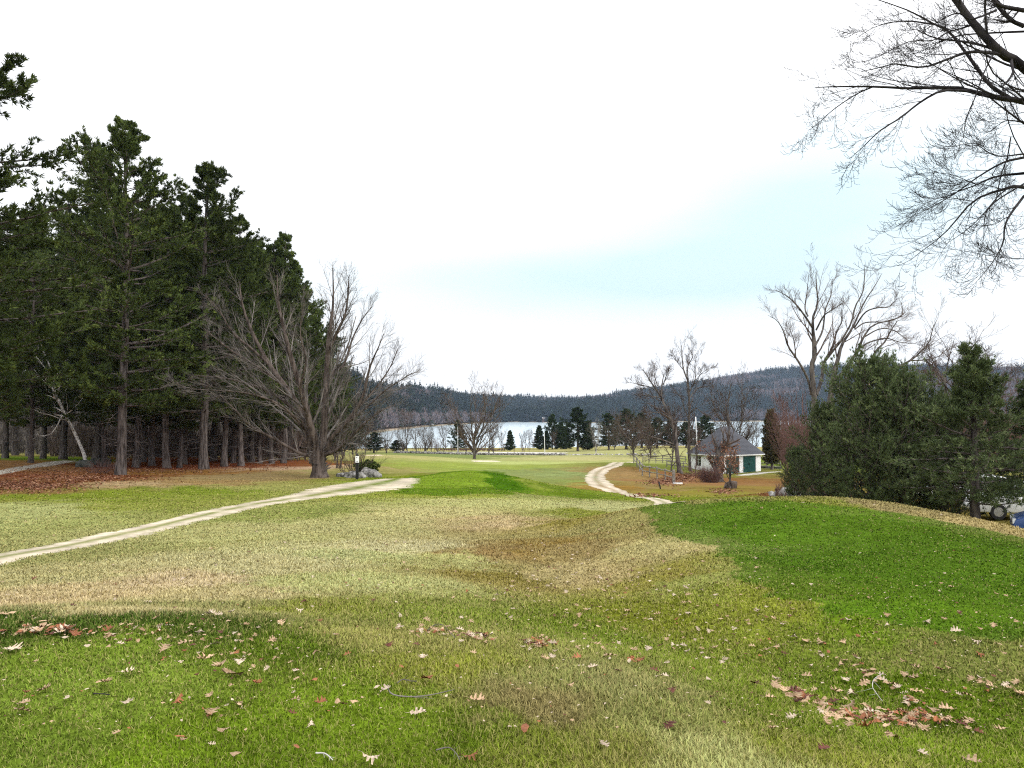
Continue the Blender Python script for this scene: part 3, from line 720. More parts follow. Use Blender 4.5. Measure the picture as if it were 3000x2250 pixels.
# front row and edge pines of the wood: column, base row, top row, proto, width factor, label
pines = [
 (352,1391,366,0,1.0,'tallest white pine with a thick pale trunk, standing forward of the pine wood'),
 (598,1375,470,1,.98,'broad white pine with the second highest top, stout trunk on the red needles'),
 (490,1372,600,2,.95,'white pine with a straight grey trunk left of the stout one on the red needles'),
 (657,1367,650,1,.85,'white pine with a thick trunk just right of the stout one'),
 (707,1366,625,2,.85,'white pine with a clean grey trunk left of the gap behind the maple limbs'),
 (797,1358,705,3,.8,'pale trunked white pine seen through the maple branches'),
 (830,1357,672,2,.85,'last big white pine of the wood, directly left of the maple'),
 (445,1364,600,3,.8,'white pine with twin looking trunk behind the tallest pine to its right'),
 (400,1361,600,0,.8,'white pine rising just right of the tallest pine trunk'),
 (525,1371,650,3,.7,'thin trunked pine between two stouter trunks on the red needles'),
 (763,1358,760,3,.7,'slim pine standing behind the hanging maple limb'),
 (185,1346,545,1,.85,'white pine behind the leaning birch and the boulders'),
 (90,1356,680,3,.75,'slim leaning pine trunk left of the leaning birch'),
 (45,1334,640,2,.8,'straight pine trunk at the far left opening of the wood'),
 (682,1357,690,3,.75,'dark pine half hidden behind the thick trunks on the red needles'),
]
for i, (u, v, vt, k, wf, lab) in enumerate(pines):
    g = G(u, v); h = top_h(u, vt, g[1], g[2]); s = h / 24
    place_tree(PINES, k, 'pine_tree', lab, 'pine tree', g, i * 2.39, (s * wf, s * wf, s), 'white pines of the dark wood at the left')
# filler pines deeper in the wood
r = np.random.default_rng(5)
deep = [(-60,66,560),(20,80,640),(130,84,700),(285,84,430),(300,88,620),(350,98,600),(420,84,640),(470,100,700),(540,82,560),(560,104,640),(630,92,610),(680,104,700),(740,90,690),(780,106,740),(850,96,760),(885,112,830),(925,100,900),(965,115,960),(90,105,640),(200,112,620),(640,118,700),(500,122,640),(1005,120,1060),(400,72,640),(310,72,700)]
for i, (u, d, vt) in enumerate(deep):
    g = Gd(u, d); h = max(top_h(u, vt, d, g[2]), 6); s = h / 24
    place_tree(PINES, (i * 7 + 1) % 4, 'pine_tree', 'dark pine standing deep inside the pine wood behind the front trunks', 'pine tree', g, r.uniform(0, 6.28), (s * .85, s * .85, s), 'pines deep inside the wood')
# pine at the left edge of the picture, trunk outside the frame
g = Gd(-150, 40); s = 27.5 / 24
place_tree(PINES, 1, 'pine_tree', 'near pine reaching its boughs in from the left edge of the photo', 'pine tree', g, 1.0, (s * 1.05, s * 1.05, s), 'white pines of the dark wood at the left')
g = Gd(-110, 60)
place_tree(PINES, 0, 'pine_tree', 'pine with low boughs at the left edge below the overhanging one', 'pine tree', g, 2.2, (.72, .72, .72), 'white pines of the dark wood at the left')

# young pines at the right, behind the mown tee
BUSH = as_protos([
    pine(31, 5.6, .35, 3.1, .16, step=.27, per=7, lat=13, tufn=6, nk=11, nl=.15, nw=.009, shape='bush', needle='needle_blue', droop=-.05, spread=.42),
    pine(32, 6.4, 1.35, 2.7, .17, step=.30, per=6, lat=13, tufn=6, nk=11, nl=.15, nw=.009, shape='cone', needle='needle_blue', droop=-.12, spread=.42),
])
for (u, d, vt, k, wf, lab, rz) in [
  (2545,31.5,1108,0,.85,'broad rounded young pine in front of the twin trunked bare tree',.4),
  (2420,34,1225,0,.68,'low left shoulder pine of the dense clump beside the white boulders',2.0),
  (2640,30.5,1150,0,.85,'round young pine filling the middle of the clump below the flag',1.1),
  (2850,27.5,1035,1,1.0,'taller pointed young pine with its dark trunk showing at the car park',3.0),
  (2760,30,1210,0,.55,'small dark pine between the round pine and the pointed pine',4.0),
  (3040,29.5,1090,1,.95,'young pine at the right edge of the photo beside the white car',5.0),
  (2330,37,1330,0,.42,'lowest little pine at the left foot of the clump',5.5)]:
    g = Gd(u, d); h = top_h(u, vt, d, g[2]); s = h / (5.6 if k == 0 else 6.4)
    sxy = s * wf if k == 1 else max(s, .75) * wf
    place_tree(BUSH, k, 'young_pine', lab, 'pine tree', g, rz, (sxy, sxy, s), 'young pines behind the mown tee')

# ---- generic bare trees
def px_limb(pts, d0):
    """rows (u,v,depth offset,radius)"""
    return [[*PT(p[0], p[1], d0 + p[2]), p[3]] for p in pts]
def own_tree(name, label, cat, base, gbs, mats, group=None):
    """gbs: (part name, GB, material) in world space -> parts relative to base"""
    t = thing(name, label, cat, base, 0, group)
    for nm, g, mt in gbs:
        g.V = [v - np.asarray(base) for v in g.V]
        o = g.build(nm, [mt], t)
    return t
def limbs_tree(name, label, base, limbs, twig_levels, mat_big, mat_twig, rmin, seed, group=None, sides0=12, twig_from=None):
    r = np.random.default_rng(seed)
    A = np.stack([smooth_poly(l, 16) for l in limbs]); P, R = A[:, :, :3], np.maximum(A[:, :, 3], rmin)
    g1 = GB()
    flare = 1 + .35 * np.exp(-np.maximum(P[:, :, 2] - base[2], 0) / .35)
    V, Fq = tubes(P, R * flare, sides0, .035, r); g1.add(V, Fq)
    g2 = GB()
    sel = twig_from if twig_from is not None else range(len(limbs))
    P, R = P[list(sel)], R[list(sel)]
    for lv in twig_levels:
        S, D, L, Rc = spawn(r, P, R, lv['m'], lv.get('t0', .2), lv.get('t1', 1), lv.get('ang', (22, 50)), lv.get('lr', .5), lv.get('rr', .55), lv.get('flat', 1), lv.get('lmin', 0), lv.get('taper', .5))
        P, R = grow(r, S, D, L, np.maximum(Rc, rmin), lv.get('nseg', 5), lv.get('wander', .1), lv.get('trop', .3), lv.get('tip', .3))
        R = np.maximum(R, rmin); V, Fq = tubes(P, R, lv.get('sides', 4)); g2.add(V, Fq)
    return own_tree(name, label, 'tree', base, [('trunk', g1, mat_big), ('crown', g2, mat_twig)], None, group)

# big multi-stemmed maple; px from crop: u=500+x/2.371, v=700+y/2.371
B = G(935, 1399); d0 = B[1]
def cm(x, y): return 500 + x / 2.371, 700 + y / 2.371
def L2(rows, d0):
    o = []
    for x, y, dd, rad in rows:
        u, v = cm(x, y); o.append([*PT(u, v, d0 + dd), rad * .82])
    return o
trunk_pts = [(1035,1665,0,.66),(1030,1600,0,.58),(1028,1520,0,.56),(1026,1460,0,.5)]
maple_limbs = [
 L2(trunk_pts, d0),
 L2([(990,1560,0,.34),(985,1450,.1,.33),(960,1350,.2,.32),(900,1180,.5,.28),(800,1030,1,.23),(690,880,1.5,.20),(600,720,2,.16),(530,560,2.3,.12),(490,420,2.5,.08),(480,300,2.5,.04)], d0),
 L2([(1010,1520,0,.3),(1000,1400,-.3,.3),(960,1250,-.8,.27),(900,1030,-1,.24),(830,800,-1.2,.19),(780,600,-1.2,.14),(745,420,-1.1,.09),(740,250,-1,.04)], d0),
 L2([(1050,1540,0,.34),(1060,1380,.2,.32),(1075,1150,.4,.28),(1085,900,.6,.23),(1095,700,.7,.17),(1120,550,.8,.12),(1130,380,1,.08),(1125,200,1,.035)], d0),
 L2([(1075,1480,0,.2),(1130,1370,-.4,.22),(1200,1300,-.8,.2),(1280,1200,-1.2,.17),(1340,1080,-1.5,.13),(1380,900,-1.7,.09),(1440,760,-2,.05),(1480,660,-2,.03)], d0),
 L2([(1070,1500,0,.16),(1150,1470,-1,.15),(1240,1390,-1.8,.12),(1330,1300,-2.5,.09),(1450,1200,-3,.06),(1560,1150,-3,.03)], d0),
 L2([(1000,1510,0,.14),(900,1490,-.5,.13),(740,1400,-1,.11),(560,1300,-1.6,.09),(450,1190,-2,.06),(340,1080,-2,.035)], d0),
 L2([(1080,1200,.4,.17),(1110,950,1.2,.14),(1200,880,2,.11),(1260,700,2.4,.08),(1330,560,2.8,.05),(1400,470,3,.03)], d0),
 L2([(1090,800,.6,.15),(1150,660,0,.13),(1210,530,-.3,.1),(1230,400,-.4,.07),(1240,250,-.5,.035)], d0),
 L2([(950,1290,.2,.17),(820,1150,1.2,.15),(680,1060,2,.12),(520,1000,2.5,.09),(330,960,3,.06),(150,950,3,.03)], d0),
 L2([(800,1030,1,.15),(680,940,.5,.12),(560,860,.2,.09),(400,760,0,.07),(230,620,0,.035)], d0),
 L2([(690,880,1.5,.13),(560,760,1,.1),(430,650,.8,.08),(340,500,.6,.05),(240,390,.5,.03)], d0),
 L2([(1240,1240,-1,.12),(1340,1130,.5,.1),(1430,1030,1.4,.08),(1520,900,2,.055),(1580,760,2.3,.03)], d0),
 L2([(1200,1300,-.8,.11),(1350,1180,-2,.09),(1480,1060,-2.5,.06),(1600,980,-3,.04),(1680,930,-3,.025)], d0),
 L2([(960,1250,-.8,.12),(900,1050,-2.5,.1),(940,850,-3.5,.07),(900,650,-4,.05),(930,420,-4,.03)], d0),
 L2([(940,1330,0,.12),(800,1180,-2.4,.1),(640,1100,-3.6,.07),(450,1060,-4.2,.05),(150,1040,-4,.025),(0,990,-4,.02)], d0),
 L2([(900,1450,0,.1),(1000,1440,3,.1),(1080,1300,4.5,.08),(1150,1100,5.5,.06),(1250,950,6,.03)], d0),
]
limbs_tree('maple_tree', 'huge spreading bare maple with a short thick trunk at the end of the pine wood', B, maple_limbs, [
   dict(m=15, t0=.1, t1=.95, ang=(18, 42), lr=.46, rr=.42, nseg=9, wander=.05, trop=.22, sides=5, taper=.74),
   dict(m=8, t0=.1, t1=.93, ang=(18, 42), lr=.44, rr=.5, nseg=6, wander=.055, trop=.2, sides=4, taper=.6, lmin=.7),
   dict(m=4, t0=.12, t1=.95, ang=(20, 44), lr=.46, rr=.55, nseg=4, wander=.06, trop=.18, sides=3, taper=.4, lmin=.4)],
   M['bark_maple'], M['twig_grey'], .0048, 41, sides0=14)

# twin trunked bare tree behind the young pines; crop: u=2250+x/3.687
def ca(x, y): return 2250 + x / 3.687, 750 + y / 3.687
da = 66.
def LA(rows):
    o = []
    for x, y, dd, rad in rows:
        u, v = ca(x, y); o.append([*PT(u, v, da + dd), rad * .62])
    return o
bA = Gd(ca(560, 1800)[0], da); bA2 = bA
root_l = [*bA, .45]
ash = [
 [[bA[0] - .3, bA[1], bA[2] - .3, .5]] + LA([(500,1750,0,.42),(500,1500,0,.36)]),
 LA([(500,1700,0,.34),(495,1450,0,.33),(470,1200,0,.33),(500,1100,0,.32),(500,950,0,.3),(485,780,0,.2),(490,650,.2,.16),(540,500,.4,.11),(520,300,.5,.08),(520,150,.5,.03)]),
 LA([(490,790,0,.15),(400,650,-.5,.13),(300,520,-.8,.1),(200,430,-1,.07),(90,370,-1,.03)]),
 LA([(430,650,0,.12),(400,560,.5,.09),(420,400,.8,.06),(440,200,1,.03)]),
 LA([(515,960,0,.14),(590,800,.6,.12),(620,580,1,.09),(680,420,1.2,.07),(700,250,1.3,.03)]),
 LA([(520,800,0,.12),(600,650,-1,.1),(680,590,-1.2,.08),(820,500,-1.4,.03)]),
 LA([(470,1500,0,.18),(430,1330,-.5,.16),(330,1140,-1,.14),(220,980,-1.3,.12),(170,820,-1.5,.08),(100,700,-1.6,.05),(0,640,-1.6,.02)]),
 LA([(300,1100,-1,.09),(290,980,-1,.07),(270,880,-1,.05),(230,780,-1,.03)]),
 LA([(520,1500,0,.24),(580,1330,.6,.22),(600,1160,1,.2),(690,1000,1.3,.16),(740,820,1.5,.1),(800,700,1.6,.07),(790,560,1.6,.04)]),
 LA([(600,1160,1,.15),(720,1000,.4,.15),(800,900,0,.14),(900,720,-.3,.12),(940,550,-.4,.1),(1020,400,-.5,.08),(1040,250,-.5,.06),(1040,90,-.5,.02)]),
 LA([(670,1650,0,.4),(680,1450,0,.36),(710,1280,0,.3),(760,1100,.3,.26),(800,950,.6,.2),(900,800,.9,.16),(970,650,1.2,.12),(1050,480,1.4,.09),(1150,330,1.6,.06),(1230,190,1.7,.025)]),
 LA([(700,1350,0,.26),(790,1280,-.4,.24),(860,1180,-.7,.22),(970,1020,-1,.18),(1030,880,-1.2,.14),(1130,750,-1.3,.1),(1300,700,-1.4,.08),(1450,640,-1.4,.06),(1440,500,-1.4,.03)]),
 LA([(980,1000,-1,.12),(1100,930,-1.4,.1),(1280,890,-1.8,.08),(1420,930,-2,.05),(1600,950,-2,.03)]),
 LA([(1030,880,-1.2,.1),(1200,790,-.5,.08),(1350,800,0,.06),(1500,900,.3,.03)]),
 LA([(930,780,.9,.11),(1050,610,0,.1),(1180,560,-.4,.08),(1300,550,-.5,.06),(1400,460,-.6,.03)]),
 LA([(940,790,.9,.1),(1050,720,1.8,.09),(1250,710,2.2,.07),(1380,680,2.4,.04),(1500,600,2.4,.02)]),
 LA([(800,1370,.2,.2),(900,1280,.8,.2),(1080,1170,1.2,.18),(1170,1020,1.5,.15),(1260,930,1.7,.12),(1330,800,1.8,.08),(1400,700,1.8,.04)]),
 LA([(830,1350,.2,.18),(1000,1240,-.6,.17),(1250,1250,-1,.16),(1500,1150,-1.3,.14),(1620,1060,-1.5,.12),(1740,930,-1.6,.08),(1780,780,-1.6,.05),(1840,660,-1.6,.02)]),
 LA([(1550,1130,-1.3,.09),(1700,1120,-1,.07),(1850,1080,-.8,.05),(1950,980,-.6,.03)]),
 LA([(1400,1190,-1.2,.08),(1550,1190,-2,.06),(1650,1250,-2.3,.04),(1780,1290,-2.5,.02)]),
 LA([(960,1200,0,.1),(1000,1100,1,.08),(1030,1040,1.4,.06),(1150,960,1.8,.03)]),
 [[bA[0] + 2.6, bA[1] + .4, ground_z(bA[0] + 2.6, bA[1]) - .3, .48]] + LA([(690,1750,0,.42),(672,1600,0,.4),(690,1400,0,.33)]),
]
limbs_tree('ash_tree', 'tall twin trunked bare tree rising behind the young pines at the right', bA, ash, [
   dict(m=8, t0=.3, ang=(20, 46), lr=.34, rr=.45, nseg=6, wander=.09, trop=.3, sides=4),
   dict(m=6, t0=.2, ang=(20, 45), lr=.5, rr=.55, nseg=4, wander=.10, trop=.3, sides=3, lmin=.5),
   dict(m=4, t0=.2, ang=(20, 45), lr=.5, rr=.6, nseg=3, wander=.10, trop=.2, sides=3, lmin=.35)],
   M['bark_ash'], M['twig_brown'], .0065, 42, twig_from=range(1, 21))

# overhanging tree at the upper right: trunk stands outside the frame; crop: u=2200+x/1.951
def co(x, y): return 2200 + x / 1.951, y / 1.951
do = 12.0
def LO(rows):
    o = []
    for x, y, dd, rad in rows:
        u, v = co(x, y); o.append([*PT(u, v, do + dd), rad * .62])
    return o
bO = Gd(3420, do + 1); tO = PT(3420, 900, do + 1)
over = [
 [[bO[0], bO[1], bO[2] - .3, .42], [bO[0], bO[1], bO[2] + 1.2, .34], [bO[0] - .1, bO[1], bO[2] + 2.6, .31], [*PT(3400, 620, do + 1), .28], [*PT(3380, 200, do + .8), .24], [*PT(3300, -300, do + .8), .16]],
 [[*PT(3395, 640, do + 1), .11], [*PT(3200, 400, do + .6), .085]] + LO([(1561,385,.3,.115),(1440,310,0,.105),(1330,200,0,.095),(1230,80,.1,.085),(1150,-30,.1,.08),(1000,-200,.2,.05)]),
 [[*PT(3400, 520, do + 1), .08], [*PT(3150, 350, do + .4), .06]] + LO([(1561,582,0,.075),(1450,565,0,.068),(1290,530,.1,.055),(1150,500,.1,.045),(900,505,.3,.035),(700,495,.4,.027),(500,495,.5,.018),(370,500,.6,.01)]),
 LO([(1480,560,0,.05),(1370,490,0,.045),(1300,400,.1,.042),(1220,290,.2,.036),(1130,180,.3,.03),(1050,140,.4,.024),(900,60,.5,.017),(700,-10,.6,.01)]),
 LO([(1430,310,0,.045),(1260,295,-.2,.036),(1120,340,-.3,.028),(980,385,-.4,.022),(830,365,-.5,.018),(760,380,-.5,.013),(630,410,-.5,.008)]),
 LO([(1250,520,.1,.04),(1090,520,-.3,.03),(960,590,-.4,.024),(860,670,-.5,.02),(740,745,-.6,.015),(640,840,-.7,.010),(560,910,-.7,.006)]),
 LO([(700,495,.4,.02),(600,540,.5,.016),(480,620,.6,.012),(400,690,.6,.008),(330,745,.6,.005)]),
 LO([(1050,140,.4,.022),(880,120,.8,.016),(720,150,1,.01),(600,220,1.2,.006)]),
 LO([(1130,180,.3,.02),(1040,230,-.5,.015),(900,240,-.8,.011),(720,330,-1,.006)]),
 LO([(1390,300,0,.02),(1330,420,-.6,.018),(1280,560,-.8,.014),(1230,680,-.9,.011),(1215,790,-.9,.006)]),
 LO([(1561,180,.5,.03),(1350,190,.6,.022),(1160,210,.7,.016),(980,290,.8,.009),(850,330,.8,.005)]),
 LO([(1561,60,.8,.06),(1420,30,.6,.05),(1380,-20,.6,.045)]),
 LO([(1561,150,1,.06),(1480,110,1,.05),(1400,20,1,.045),(1350,-60,1,.04)]),
 LO([(1400,60,-.8,.03),(1260,110,-1,.02),(1180,75,-1,.016),(1060,130,-1.1,.01),(940,210,-1.2,.006)]),
 # lower limb
 [[*PT(3410, 780, do + 1), .07], [*PT(3200, 640, do + .4), .045]] + LO([(1561,1070,0,.045),(1480,1075,0,.038),(1380,1100,.1,.03),(1270,1150,.2,.024),(1180,1250,.3,.019),(1090,1350,.4,.014),(970,1440,.5,.009),(890,1500,.5,.006),(790,1530,.5,.004)]),
 LO([(1561,900,.3,.035),(1440,930,.2,.026),(1300,1010,.2,.019),(1160,1110,.3,.014),(1020,1190,.4,.009),(890,1250,.4,.005)]),
 LO([(1561,990,.3,.035),(1400,1010,.6,.026),(1280,1060,.8,.018),(1150,1110,.9,.012),(980,1200,1,.006)]),
 LO([(1561,1120,0,.032),(1480,1230,-.2,.026),(1450,1300,-.3,.021),(1440,1390,-.3,.016),(1380,1500,-.4,.01),(1300,1600,-.4,.006)]),
 LO([(1561,1050,-.4,.02),(1400,1150,-.6,.016),(1340,1230,-.7,.012),(1330,1360,-.8,.008),(1310,1440,-.8,.005)]),
 LO([(1485,785,.5,.016),(1465,900,.4,.016),(1430,1000,.3,.015),(1400,1150,.2,.012)]),
 LO([(1561,700,.8,.02),(1460,690,.8,.013),(1380,740,.8,.006)]),
 LO([(1561,1480,.8,.012),(1420,1470,.8,.009),(1250,1440,.8,.006),(1130,1420,.8,.004)]),
 LO([(1561,880,-.6,.02),(1400,890,-.8,.014),(1280,820,-.8,.009),(1210,830,-.8,.005)]),
 LO([(1300,1060,.2,.012),(1150,1000,.2,.008),(1020,985,.2,.004)]),
 LO([(1270,1150,.2,.012),(1100,1130,-.3,.008),(980,1170,-.4,.004)]),
]
limbs_tree('maple_tree', 'dark bare branches of a tree overhanging the upper right corner, drooping twigs', bO, over, [
   dict(m=11, t0=.08, ang=(20, 46), lr=.38, rr=.42, nseg=7, wander=.07, trop=(-.9, -.5, 0, .3, .6, .8, .9), sides=4, taper=.72, flat=1, lmin=.45),
   dict(m=6, t0=.1, ang=(22, 46), lr=.5, rr=.5, nseg=5, wander=.08, trop=(-.4, 0, .5, .8, 1.), sides=3, taper=.5, lmin=.25),
   dict(m=4, t0=.1, ang=(22, 50), lr=.38, rr=.75, nseg=4, wander=.09, trop=.9, sides=3, lmin=.10)],
   M['twig_dark'], M['twig_dark'], .0023, 43, sides0=10, twig_from=range(1, 25))

# leaning birch: crop u=x/2.765, v=1100+y/2.765
def cb(x, y): return x / 2.765, 1100 + y / 2.765
bB = G(251, 1366); db = bB[1]
def LB(rows):
    return [[*PT(*cb(x, y), db + dd), rad] for x, y, dd, rad in rows]
birch = [
 [[bB[0], bB[1], bB[2] - .2, .17]] + LB([(688,690,0,.16),(685,650,0,.15),(640,540,0,.14),(580,410,0,.13),(520,300,0,.12),(460,160,0,.10),(430,20,0,.075),(410,-60,0,.06),(330,-250,.1,.04),(290,-400,.1,.02)]),
 LB([(455,140,0,.07),(400,80,.2,.055),(330,20,.4,.045),(270,-50,.5,.03),(210,-20,.5,.015)]),
 LB([(470,140,0,.06),(490,60,-.3,.05),(500,-20,-.5,.035),(540,20,-.5,.02)]),
 LB([(530,320,0,.06),(570,290,-.4,.045),(640,220,-.6,.03),(710,120,-.8,.015)]),
 LB([(520,300,0,.06),(440,260,.5,.05),(360,270,.8,.035),(220,260,1,.018)]),
 LB([(500,330,0,.055),(460,410,-.5,.045),(400,480,-.8,.03),(290,490,-1,.018)]),
 LB([(520,330,0,.05),(400,320,.9,.04),(300,390,1.2,.028),(190,330,1.4,.014)]),
 LB([(450,190,0,.045),(380,160,.6,.03),(310,180,.8,.02),(200,160,1,.012)]),
 LB([(400,100,.2,.04),(350,10,-.5,.03),(240,30,-.7,.015)]),
 LB([(430,20,0,.04),(350,-80,-.3,.03),(260,-200,-.5,.015)]),
]
limbs_tree('birch_tree', 'leaning white birch with bare crooked branches, growing beside the boulders', bB, birch, [
   dict(m=6, t0=.25, ang=(25, 60), lr=.35, rr=.5, nseg=6, wander=.2, trop=.2, sides=4),
   dict(m=4, t0=.2, ang=(25, 60), lr=.5, rr=.6, nseg=4, wander=.2, trop=.1, sides=3, lmin=.3)],
   M['birch'], M['bark_light'], .011, 44)

# trees by the garage; crop u=1800+x/4.74, v=1000+y/4.74
def cg(x, y): return 1800 + x / 4.74, 1000 + y / 4.74
def LG(rows, d0): return [[*PT(*cg(x, y), d0 + dd), rad * .78] for x, y, dd, rad in rows]
def grounded(rows, d0, r0):
    u, _ = cg(rows[0][0], rows[0][1]); g = Gd(u, d0)
    return g, [[g[0], g[1], g[2] - .25, r0]] + LG(rows, d0)
dg = 89.
bG, tr = grounded([(905,1800,0,.33),(870,1560,0,.31),(850,1350,0,.27),(810,1150,0,.24),(740,1000,.2,.2),(700,900,.3,.17),(650,770,.4,.14),(660,600,.5,.09),(690,450,.6,.05)], dg, .4)
GL = [tr,
 LG([(850,1350,0,.16),(860,1180,.5,.13),(800,1080,.8,.1),(740,960,1,.08),(600,720,1.2,.05)], dg),
 LG([(650,770,.4,.12),(560,640,0,.1),(480,520,-.3,.08),(400,400,-.5,.03)], dg),
 LG([(660,740,.4,.1),(500,640,1,.08),(380,610,1.3,.06),(220,570,1.5,.025)], dg),
 LG([(680,600,.5,.08),(720,480,0,.05),(760,380,0,.02)], dg),
 LG([(640,780,.4,.08),(500,760,-1,.06),(350,740,-1.3,.03)], dg),
 LG([(840,1440,0,.12),(700,1380,-.6,.1),(500,1320,-1,.08),(380,1270,-1.2,.05),(250,1180,-1.3,.025)], dg),
 LG([(830,1480,0,.12),(750,1440,.5,.1),(560,1440,.8,.08),(450,1500,1,.06),(250,1530,1,.03)], dg),
 LG([(760,1060,0,.1),(650,1000,-1,.08),(520,990,-1.3,.05),(430,990,-1.5,.03)], dg),
 LG([(600,620,.2,.07),(560,480,.5,.05),(540,330,.6,.02)], dg),
 LG([(820,1560,0,.08),(650,1590,.5,.06),(520,1600,.8,.04),(300,1580,1,.02)], dg)]
limbs_tree('bare_tree', 'crooked bare tree leaning left over the rail fence beside the white garage', bG, GL, [
   dict(m=9, t0=.25, ang=(25, 50), lr=.36, rr=.45, nseg=6, wander=.1, trop=.3, sides=4),
   dict(m=6, t0=.2, ang=(25, 50), lr=.5, rr=.6, nseg=4, wander=.1, trop=.3, sides=3, lmin=.5),
   dict(m=4, t0=.2, ang=(25, 50), lr=.5, rr=.6, nseg=3, wander=.15, trop=.2, sides=3, lmin=.35)],
   M['bark_ash'], M['twig_brown'], .0085, 45)
bH, tr = grounded([(1050,1750,0,.2),(1030,1500,0,.2),(1035,1200,0,.19),(1040,950,0,.17),(1035,750,0,.15),(1020,550,0,.14),(960,400,0,.1),(940,250,0,.07),(930,50,0,.03)], 96., .26)
HLm = [tr,
 LG([(1025,560,0,.1),(1020,350,.5,.08),(1090,200,.8,.05),(1070,20,1,.02)], 96.),
 LG([(1040,700,0,.1),(1120,540,-.5,.08),(1120,300,-.6,.05),(1180,100,-.8,.02)], 96.),
 LG([(1130,540,-.5,.06),(1230,430,-1,.045),(1370,350,-1.2,.02)], 96.),
 LG([(960,400,0,.06),(880,300,.6,.04),(790,180,.8,.02)], 96.),
 LG([(1060,1170,0,.09),(980,950,-.6,.07),(930,800,-.8,.05),(860,700,-1,.02)], 96.),
 LG([(1040,800,0,.08),(1150,650,.8,.06),(1300,620,1,.02)], 96.),
 LG([(1050,1000,0,.1),(1130,930,-.5,.08),(1250,1010,-.8,.06),(1330,1050,-1,.04),(1400,1180,-1,.02)], 96.)]
limbs_tree('bare_tree', 'tallest slender bare tree left of the white garage, its top clear above the hill', bH, HLm, [
   dict(m=9, t0=.2, ang=(20, 48), lr=.36, rr=.5, nseg=6, wander=.12, trop=.4, sides=4),
   dict(m=6, t0=.2, ang=(22, 48), lr=.5, rr=.6, nseg=4, wander=.12, trop=.35, sides=3, lmin=.5),
   dict(m=4, t0=.2, ang=(22, 48), lr=.5, rr=.6, nseg=3, wander=.12, trop=.3, sides=3, lmin=.35)],
   M['bark_ash'], M['twig_brown'], .0085, 46)

# generic bare tree prototypes, height 10
def proto_bare(seed, nl, spread, fork, tr, hh=10., lv=None, big='bark_ash', twig='twig_brown', rmin=.014, up=.4, stems=1):
    r = np.random.default_rng(seed); limbs = []
    for s in range(stems):
        ox, oy = (r.normal(size=2) * .25 if stems > 1 else (0, 0)); lx, ly = r.normal(size=2) * (.12 if stems > 1 else .04)
        top = fork * hh
        a = np.array([[ox, oy, -.25, tr * 1.25], [ox, oy, .5, tr], [ox + lx * top * .5, oy + ly * top * .5, top * .5, tr * .85], [ox + lx * top, oy + ly * top, top, tr * .7]])
        lead = np.array([ox + lx * hh * .9, oy + ly * hh * .9, hh * .97, rmin])
        limbs.append(np.vstack([a, [(a[3] + lead) / 2 + [r.normal() * .3, r.normal() * .3, 0, 0]], [lead]]))
        for j in range(nl // stems):
            az = j * 2.4 + r.uniform(0, .8); h0 = r.uniform(fork * .6, fork * 1.8) * hh; h0 = min(h0, hh * .7)
            h1 = min(hh * r.uniform(.75, .97), h0 + hh * .6); rad = spread * hh * r.uniform(.6, 1.0) * (1 - .35 * h0 / hh)
            x0, y0 = ox + lx * h0, oy + ly * h0
            rr0 = tr * .5 * (1 - h0 / hh * .6)
            c, s_ = cos(az), sin(az)
            limbs.append(np.array([[x0, y0, h0, rr0], [x0 + c * rad * .4, y0 + s_ * rad * .4, h0 + (h1 - h0) * .3, rr0 * .8], [x0 + c * rad * .8, y0 + s_ * rad * .8, h0 + (h1 - h0) * .7, rr0 * .5], [x0 + c * rad, y0 + s_ * rad, h1, rmin]]))
    A = np.stack([smooth_poly(l, 12) for l in limbs]); P, R = A[:, :, :3], np.maximum(A[:, :, 3], rmin)
    g1 = GB(); V, Fq = tubes(P, R * .72, 7, .03, r); g1.add(V, Fq); g2 = GB()
    for l_ in (lv or [dict(m=8, lr=.4), dict(m=6, lr=.5), dict(m=4, lr=.5)]):
        S, D, L, Rc = spawn(r, P, R, l_['m'], .22, 1, l_.get('ang', (22, 52)), l_['lr'], .55, lmin=.25, taper=.4)
        P, R = grow(r, S, D, L, np.maximum(Rc, rmin * .5), 4, .09, up * .7, .4); R = np.maximum(R, rmin * .42)
        V, Fq = tubes(P, R, 3); g2.add(V, Fq)
    return [('trunk', g1.me('bare_trunk', [M[big]])), ('crown', g2.me('bare_crown', [M[twig]]))]
BARE = [
 proto_bare(61, 7, .33, .28, .22, rmin=.018),
 proto_bare(62, 9, .42, .2, .2, rmin=.018, stems=3),
 proto_bare(63, 8, .22, .35, .17, rmin=.016),
 proto_bare(64, 10, .55, .16, .26, rmin=.018, up=.1, lv=[dict(m=9, lr=.5), dict(m=7, lr=.55), dict(m=5, lr=.5)]),
 proto_bare(65, 8, .26, .2, .14, rmin=.016, stems=2, big='bark_light', twig='twig_grey'),
 proto_bare(66, 9, .4, .15, .16, rmin=.016, stems=3, big='twig_red', twig='twig_red'),
]
def bt(u, v, vt, k, label, wf=1., group=None, rz=None, d=None, name='bare_tree'):
    g = Gd(u, d) if d else G(u, v); h = top_h(u, vt, g[1], g[2]); s = h / 10
    return place_tree(BARE, k, name, label, 'tree', g, (u * .37) % 6.28 if rz is None else rz, (s * wf, s * wf, s), group)
def spr(seed, **k): return pine(seed, 8, .5, 2.1, .13, step=.3, per=6, lat=7, tufn=4, nk=6, nl=.3, nw=.045, shape='cone', needle='needle_spruce', **k)
CON = as_protos([spr(71), pine(72, 10, 1.2, 3.3, .22, step=.42, per=5, lat=8, tufn=5, nk=7, nl=.34, nw=.05, shape='old', needle='needle_spruce', droop=.0),
                 pine(73, 8, .9, 1.35, .14, step=.22, per=7, lat=6, tufn=4, nk=8, nl=.22, nw=.05, shape='bush', needle='needle_cedar')])
CH = (8, 10, 8)
